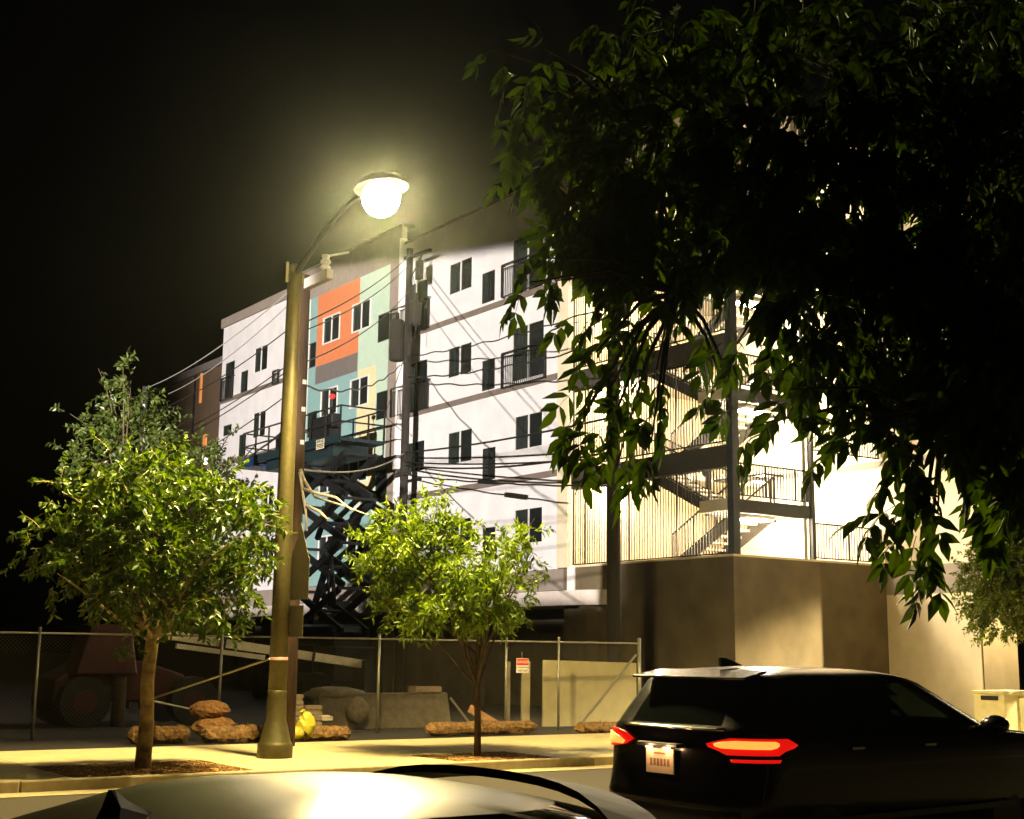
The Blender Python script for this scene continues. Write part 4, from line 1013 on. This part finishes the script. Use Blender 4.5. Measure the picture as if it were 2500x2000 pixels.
bark = mat('mottled_bark', (.58,.43,.22), .95, var=.75, scale=5, bump=.7, bscale=25)
bark_d = mat('dark_bark', (.08,.055,.03), .95, var=.4, scale=8, bump=.7, bscale=25)
def pxblobs(lst, D, dj, Y0=None):
    out = []
    for (px, py, rp, dens) in lst:
        d = D+rnd.uniform(-dj, dj); c = atD(px, py, d); out.append((c, rp*d/FPX, dens))
    return out
# street tree by the mulch pit at left
T1 = Vector((7.05, 18.82, .125)); D1 = (T1-EYE).dot(FW)
t1 = thing('street_tree', T1, 'leafy street tree with mottled trunk, left of the lamp post', 'tree', 'street trees on the pavement')
bl1 = pxblobs([(120,1320,70,.7),(190,1260,90,.9),(150,1200,55,.7),(300,1230,110,1),(420,1220,110,1),(540,1200,100,.9),(610,1280,90,.9),(605,1390,65,.8),(560,1440,90,1),(470,1380,130,1.1),(340,1350,130,1.1),(240,1350,110,1),(330,1430,100,1),(460,1440,100,1),(230,1420,80,.8),(140,1400,70,.5),(560,1350,110,1),(610,1200,55,.6),(400,1150,90,.8),(290,1150,90,.7),(520,1475,70,.8),(420,1490,60,.7),(80,1340,35,.5),(350,1280,120,1)], D1, .75)
limbs([T1+Vector((0,0,-.1)), T1+Vector((.0,0,.12)), T1+Vector((.02,.0,.6)), T1+Vector((.0,.02,1.2)), T1+Vector((.03,0,1.75)), T1+Vector((.05,.05,2.3)), T1+Vector((.1,.1,2.9))], [.125,.115,.10,.095,.09,.08,.06], bl1, rnd, bark, t1)
lv, st = grow(rnd, clump(bl1, .74), 36, 14, .125, .062, .36, droop=.45, shell=.35)
leaf_mesh('crown', lv, leaf_mat('leaf_street', (.032,.078,.003), (.13,.195,.011), .35, .4), t1); stems_mesh('twig', st, .0035, bark, t1)
p = T1+Vector((0,0,1.62))
lv2, st2 = grow(random.Random(3), [(p+Vector((-.25,-.05,.02)), .10, 3.0), (p+Vector((-.38,-.08,.0)), .09, 3.0)], 60, 8, .07, .04, .12, droop=.3)
leaf_mesh('leaf_sprig', lv2, bpy.data.materials['leaf_street'], t1)
# small street tree right of the lamp
T2 = Vector((12.39, 18.41, .125)); D2 = (T2-EYE).dot(FW)
t2 = thing('street_tree', T2, 'small bright green street tree right of the lamp post', 'tree', 'street trees on the pavement')
bl2 = pxblobs([(900,1330,60,.9),(960,1280,75,1),(1040,1250,65,1),(1100,1290,55,1),(1000,1340,80,1.1),(930,1400,75,1),(1060,1370,80,1),(1130,1400,60,1),(1010,1440,80,1),(1180,1330,45,.8),(1240,1330,45,.8),(1290,1300,45,.7),(1300,1370,35,.6),(1230,1400,70,1),(1180,1450,80,1),(1100,1480,80,1),(1020,1510,60,.9),(960,1490,60,.8),(1260,1460,60,.9),(1330,1390,28,.8),(880,1380,40,.6),(1060,1210,25,.6),(1200,1520,60,.7),(940,1240,35,.8),(1180,1280,30,.6),(1305,1265,25,.6)], D2, .55)
limbs([T2+Vector((0,0,-.1)), T2+Vector((0,0,.5)), T2+Vector((-.02,0,1.1)), T2+Vector((.0,.02,1.6)), T2+Vector((.02,0,2.2))], [.06,.055,.05,.048,.035], bl2, rnd, bark_d, t2)
bl2 = [(c.lerp(T2+Vector((0,0,3.1)), .10), r, dn) for c, r, dn in bl2]
lv, st = grow(rnd, clump(bl2, .74), 50, 15, .145, .044, .32, droop=.35, shell=.35)
leaf_mesh('crown', lv, leaf_mat('leaf_lance', (.08,.15,.004), (.24,.33,.014), .35, .4), t2); stems_mesh('twig', st, .003, bark_d, t2)
# tall dark tree behind the fence
T3 = Vector((10.6, 30.0, .08)); D3 = (T3-EYE).dot(FW)
t3 = thing('tall_tree', T3, 'tall darker pointed tree rising behind the left street tree', 'tree')
bl3 = pxblobs([(300,890,25,.8),(320,930,35,.9),(350,975,45,.9),(270,960,40,.5),(330,1030,70,1),(400,1060,60,1),(250,1040,60,.7),(300,1100,90,1),(420,1120,90,1),(500,1100,45,.7),(520,1160,80,1),(200,1110,60,.7),(230,1180,90,.9),(590,1220,70,.9),(560,1060,18,.5),(575,1110,25,.5),(380,1200,110,1),(640,1240,50,.7),(420,1290,110,.8),(600,1300,70,.8),(170,1010,20,.3),(240,900,18,.4),(660,1300,30,.8),(690,1330,25,.6)], D3, 1.0)
limbs([T3+Vector((0,0,-.1)), T3+Vector((0,0,1.5)), T3+Vector((.05,0,3.0)), T3+Vector((.0,.05,4.2)), T3+Vector((.05,0,5.4))], [.16,.14,.11,.08,.05], bl3, rnd, bark_d, t3)
lv, st = grow(rnd, clump(bl3, .8), 28, 14, .14, .07, .42, droop=.25, shell=.2)
leaf_mesh('crown', lv, leaf_mat('leaf_tall', (.04,.07,.012), (.10,.13,.02), .35, .4), t3); stems_mesh('twig', st, .004, bark_d, t3)
# bushy tree by the right wall
T4p = onZ(2620, 1760, .08); T4 = atD(2560, 1600, 31); T4.z = .05
t4 = thing('small_tree', T4, 'small bushy tree in front of the right wall, at the edge of the view', 'tree')
bl4 = pxblobs([(2440,1320,60,1),(2410,1400,60,.9),(2470,1420,80,1),(2390,1470,40,.7),(2430,1500,60,.8),(2500,1330,80,1),(2520,1450,90,1),(2560,1250,90,1),(2460,1240,50,.8),(2600,1380,110,1),(2600,1520,80,.8)], 31, .8)
limbs([T4+Vector((0,0,-.1)), T4+Vector((0,0,1)), T4+Vector((0,.05,1.8)), T4+Vector((0,0,2.6))], [.09,.08,.07,.05], bl4, rnd, bark_d, t4)
lv, st = grow(rnd, bl4, 120, 14, .12, .055, .35, droop=.3, shell=.2)
leaf_mesh('crown', lv, leaf_mat('leaf_small', (.05,.085,.010), (.12,.15,.02), .35, .4), t4); stems_mesh('twig', st, .006, bark_d, t4)
# big tree hanging over the near side of the street
T5 = Vector((7.6, 3.4, .13))
t5 = thing('overhanging_tree', T5, 'large dark tree with drooping pointed leaves hanging in from upper right', 'tree')
rnd = random.Random(23)
F = [# (px, py, radius px, density, distance)
 (1230,130,35,.45,7.2),(1260,210,45,.5,7.2),(1330,120,40,.6,7.0),(1350,210,60,.7,7.0),(1300,300,60,.9,6.8),(1340,370,70,1,6.8),(1420,300,80,.9,6.9),(1290,420,45,.6,6.8),(1400,430,70,1,6.6),(1480,200,70,.6,7.4),(1500,80,70,.5,7.6),(1500,350,100,1,6.8),(1470,520,80,1,6.6),
 (1560,450,110,1,6.4),(1600,250,120,.8,7.0),(1650,90,120,.7,7.4),(1700,350,130,1,6.6),(1800,180,150,.8,7.0),(1850,400,150,1,6.4),(2000,250,160,.9,6.6),(2000,480,160,1,6.2),(2150,120,170,.8,7.0),(2200,350,180,1,6.2),(2350,220,170,.9,6.6),(2400,450,180,1,6.0),(2550,300,180,.8,6.4),(1950,50,140,.7,7.4),(2400,50,160,.7,7.2),
 (1400,580,60,1,6.4),(1330,640,50,.9,6.2),(1280,690,38,.9,6.0),(1240,750,30,.6,6.0),(1300,745,35,.8,6.0),(1390,690,60,1.1,6.2),(1480,640,80,1.1,6.2),(1590,600,100,1.05,6.2),(1700,560,110,1,6.2),(1810,600,110,1,6.1),(1930,620,120,1.1,6.0),
 (1420,790,50,1,6.0),(1380,860,45,1,5.9),(1400,920,38,.9,5.8),(1440,1000,55,1.2,5.8),(1370,1080,36,.9,5.8),(1440,1090,45,1.1,5.8),(1340,1125,20,.6,5.8),(1450,1200,18,.8,5.7),(1480,740,70,1.1,6.1),(1540,800,80,1.3,6.0),(1560,900,70,1.3,5.9),(1530,980,50,1.2,5.9),(1620,720,70,1,6.1),(1620,850,55,1,6.0),(1600,970,40,1,5.8),(1610,1070,38,1,5.7),(1590,1140,26,.8,5.7),
 (1700,700,70,.9,6.1),(1700,790,65,1,6.0),(1760,830,60,.9,5.9),(1800,900,55,1,5.8),(1780,980,45,1,5.7),(1790,1060,38,1,5.6),(1830,1100,26,.9,5.6),(1790,740,70,.9,6.0),(1870,760,80,1,5.9),(1880,860,65,1,5.8),(1960,800,90,1.1,5.8),(1940,930,55,1,5.6),(1930,1010,28,.9,5.5),(1920,1080,18,.7,5.5),(2040,900,90,1.2,5.6),(2010,1010,45,1,5.5),(2040,1100,40,1,5.4),(2050,1160,28,.9,5.4),
 (2080,700,120,1.1,5.9),(2150,850,120,1.2,5.7),(2130,980,80,1.1,5.5),(2160,1070,55,1,5.4),(2250,950,100,1.2,5.5),(2220,1100,60,1,5.3),(2230,1200,55,1.1,5.2),(2210,1280,45,1.1,5.2),(2180,1340,40,1,5.2),(2250,1370,40,1,5.2),(2290,1310,40,.9,5.2),(2270,1440,20,.8,5.1),(2320,1180,45,.9,5.2),(2330,1050,60,1,5.3),(2350,900,110,1.2,5.5),(2400,1000,80,1.2,5.3),(2420,1120,60,1.2,5.2),(2280,700,150,1.1,5.8),(2450,700,160,1.1,5.6),(2480,880,120,1.2,5.4),(2550,1000,120,1.2,5.3),(2470,1180,55,1.1,5.2),(2520,1250,70,1.0,5.3),(2430,1010,70,1.5,5.6),(2480,1090,70,1.5,5.5),(2440,1190,50,1.4,5.4),(2500,1190,60,1.4,5.4),(2420,900,90,1.5,5.7),(2490,820,90,1.4,5.8),(2400,1060,50,1.2,5.2),(2230,560,90,1.4,5.9),(2260,650,90,1.4,5.9),(2230,760,80,1.3,5.8),(2450,1260,60,1.2,5.6),(2400,1180,45,1.2,5.5)]
def nudge(px, py):
    if py > 520 and px < 1500: px += 55
    if py > 600: py -= 60
    return px, py
F = [nudge(q[0], q[1])+q[2:] for q in F]
bl5 = [(atD(px, py, d+rnd.uniform(-.35,.35)), rp*d/FPX, dens) for px, py, rp, dens, d in F]
tp = [T5+Vector((0,0,-.1)), T5+Vector((0,0,1.2)), T5+Vector((-.1,.1,2.3)), T5+Vector((-.2,.3,3.2)), T5+Vector((-.5,.6,4.2)), T5+Vector((-.8,.9,5.2))]
b = MB(); b.tube(tp, [.24,.21,.19,.16,.12,.07], 14); b.build('trunk', bark_d, t5, smooth=True)
# a few main limbs, then branches from the limb nearest to each clump
heads = [atD(2100,300,6.8), atD(1650,350,6.9), atD(2150,750,5.9), atD(1650,720,6.2), atD(2300,1050,5.5), atD(1400,500,6.7)]
b = MB(); LP = []
for h, s, r in ((heads[0],tp[4],.09),(heads[2],tp[3],.08),(heads[4],tp[2],.06)):
    pts = [s.lerp(h, i/6)+rv(rnd)*.06+Vector((0,0,.35*math.sin(math.pi*i/6))) for i in range(7)]; b.tube(pts, [r*(1-.6*i/6) for i in range(7)], 9, caps=False); LP += pts[2:]
for h, s, r in ((heads[1],heads[0],.036),(heads[3],heads[2],.034),(heads[5],heads[1],.02)):
    pts = [s.lerp(h, i/5)+rv(rnd)*.05+Vector((0,0,.12*math.sin(math.pi*i/5))) for i in range(6)]; b.tube(pts, [r*(1-.55*i/5) for i in range(6)], 8, caps=False); LP += pts[1:]
for c, r, dens in bl5:
    s = min(LP, key=lambda q: (q-c).length+max(0,(c.z-q.z))*.8); mid = s.lerp(c,.5)+Vector((0,0,.10*(c-s).length))
    b.tube([s, mid, c], [.013,.009,.004], 5, caps=False)
b.build('limb', bark_d, t5, smooth=True)
def compound(rnd, blobs, per, L, wd, droop, rl):
    leaves = []; stems = []
    for c, r, dens in blobs:
        for i in range(max(2, int(per*dens*(r/.15)**2))):
            v = rv(rnd); base = c+v*r*.85
            d = (v*.8+rv(rnd)*.6+Vector((-.25,.1,-droop*rnd.uniform(.4,1.2)))).normalized(); ln = rl*rnd.uniform(.7,1.25)
            pts = [base]; p = base.copy(); dd = d
            for q in range(4): dd = (dd+Vector((0,0,-.30))).normalized(); p = p+dd*ln/4; pts.append(p.copy())
            stems.append(pts); nrm = (rv(rnd)+Vector((0,-.3,.6))).normalized()
            np_ = rnd.choice((2,3,3,3))
            for q in range(np_):
                t = (q+1)/np_*3.6; k = min(3, int(t)); bp = pts[k].lerp(pts[k+1], t-k); td = (pts[k+1]-pts[k]).normalized()
                sd = td.cross(nrm).normalized()
                for sg in (1,-1):
                    ld = (td*.55+sd*sg*rnd.uniform(.6,1)+Vector((0,0,-.35))).normalized()
                    leaves.append((bp, ld, (nrm+rv(rnd)*.35).normalized(), L*rnd.uniform(.75,1.15), wd*rnd.uniform(.8,1.15)))
            leaves.append((pts[-1], (pts[-1]-pts[-2]).normalized(), (nrm+rv(rnd)*.3).normalized(), L*rnd.uniform(.9,1.25), wd))
    return leaves, stems
lv, st = compound(rnd, [(c, r, dn*(.36 if (1395 < q[0] < 1910 and 590 < q[1] < 1010) else 1.5 if (q[0] > 1430 and 300 < q[1] < 590) else .75 if (1690 < q[0] < 2070 and q[1] >= 930) else 1.0)) for (c, r, dn), q in zip(bl5, F)], 17, .105, .043, .40, .15)
leaf_mesh('crown', lv, leaf_mat('leaf_overhang', (.020,.045,.004), (.06,.10,.008), .45, .5), t5, kind4=False); stems_mesh('twig', st, .0022, bark_d, t5)
#==FLOOD==
# ------------------------------------------------------------------ site floodlight that lights the facade, on a mast left of the view
FLP = Vector((-16.0, 5.0, 9.0))
fd = thing('floodlight_mast', (FLP.x, FLP.y, .13), 'white site floodlight on a mast across the street', 'floodlight')
b = MB(); b.tube([(FLP.x,FLP.y,.1),(FLP.x,FLP.y,8.6)], [.10,.06], 12); b.build('mast', galv, fd)
b = MB(); b.box((FLP.x-.5,FLP.y-.25,8.65),(FLP.x-.15,FLP.y+.25,9.3)); b.build('lamp_housing', steel_d, fd)
FLOOD_P = 205000
FLOOD_SIGN = LAMP_SIGN
def flood_expr(n, l, inc):
    sp = n.new('ShaderNodeSeparateXYZ'); l.new(inc, sp.inputs[0])
    x = math_node(n, l, 'MULTIPLY', sp.outputs[0], FLOOD_SIGN); y = math_node(n, l, 'MULTIPLY', sp.outputs[1], FLOOD_SIGN); z = math_node(n, l, 'MULTIPLY', sp.outputs[2], FLOOD_SIGN)
    az = math_node(n, l, 'ARCTAN2', x, y)
    hor = math_node(n, l, 'SQRT', math_node(n, l, 'ADD', math_node(n, l, 'MULTIPLY', x, x), math_node(n, l, 'MULTIPLY', y, y)))
    el = math_node(n, l, 'ARCTAN2', z, hor)
    lim = math_node(n, l, 'MULTIPLY_ADD', az, -.118, .2315)         # upper edge of the beam, a little higher to the left
    d = math_node(n, l, 'SUBTRACT', lim, el)
    up = ramp_node(n, l, d, -.004, .006)
    lo_lim = math_node(n, l, 'MULTIPLY_ADD', az, -.095, -.0215)      # lower edge of the beam
    lo = ramp_node(n, l, math_node(n, l, 'SUBTRACT', el, lo_lim), -.006, .006)
    a0 = ramp_node(n, l, az, R(33.0), R(36.0)); a1 = ramp_node(n, l, az, R(57.2), R(59.0), 1, 0)
    even = ramp_node(n, l, az, R(37), R(57), 1.8, .85)              # stronger towards the far end, like an asymmetric flood
    return math_node(n, l, 'MULTIPLY', even, math_node(n, l, 'MULTIPLY', math_node(n, l, 'MULTIPLY', up, lo), math_node(n, l, 'MULTIPLY', a0, a1)))
beam_light('floodlight_light', FLP, FLOOD_P, (1,.90,.80), .16, flood_expr)
#==HAZE==
HAZE_D = 0.00023
hz = bpy.data.materials.new('lamp_halo_haze'); hz.use_nodes = True  # thin volume added so the street lamp has a halo
n = hz.node_tree.nodes; n.remove(n['Principled BSDF'])
pv = n.new('ShaderNodeVolumePrincipled'); pv.inputs['Color'].default_value = (.82,.92,.90,1); pv.inputs['Density'].default_value = HAZE_D; pv.inputs['Anisotropy'].default_value = .945
hz.node_tree.links.new(pv.outputs[0], n['Material Output'].inputs['Volume'])
b = MB(); b.box((-60,-20,-1.5),(75,110,22)); o = b.build('haze', hz); o['kind'] = 'stuff'
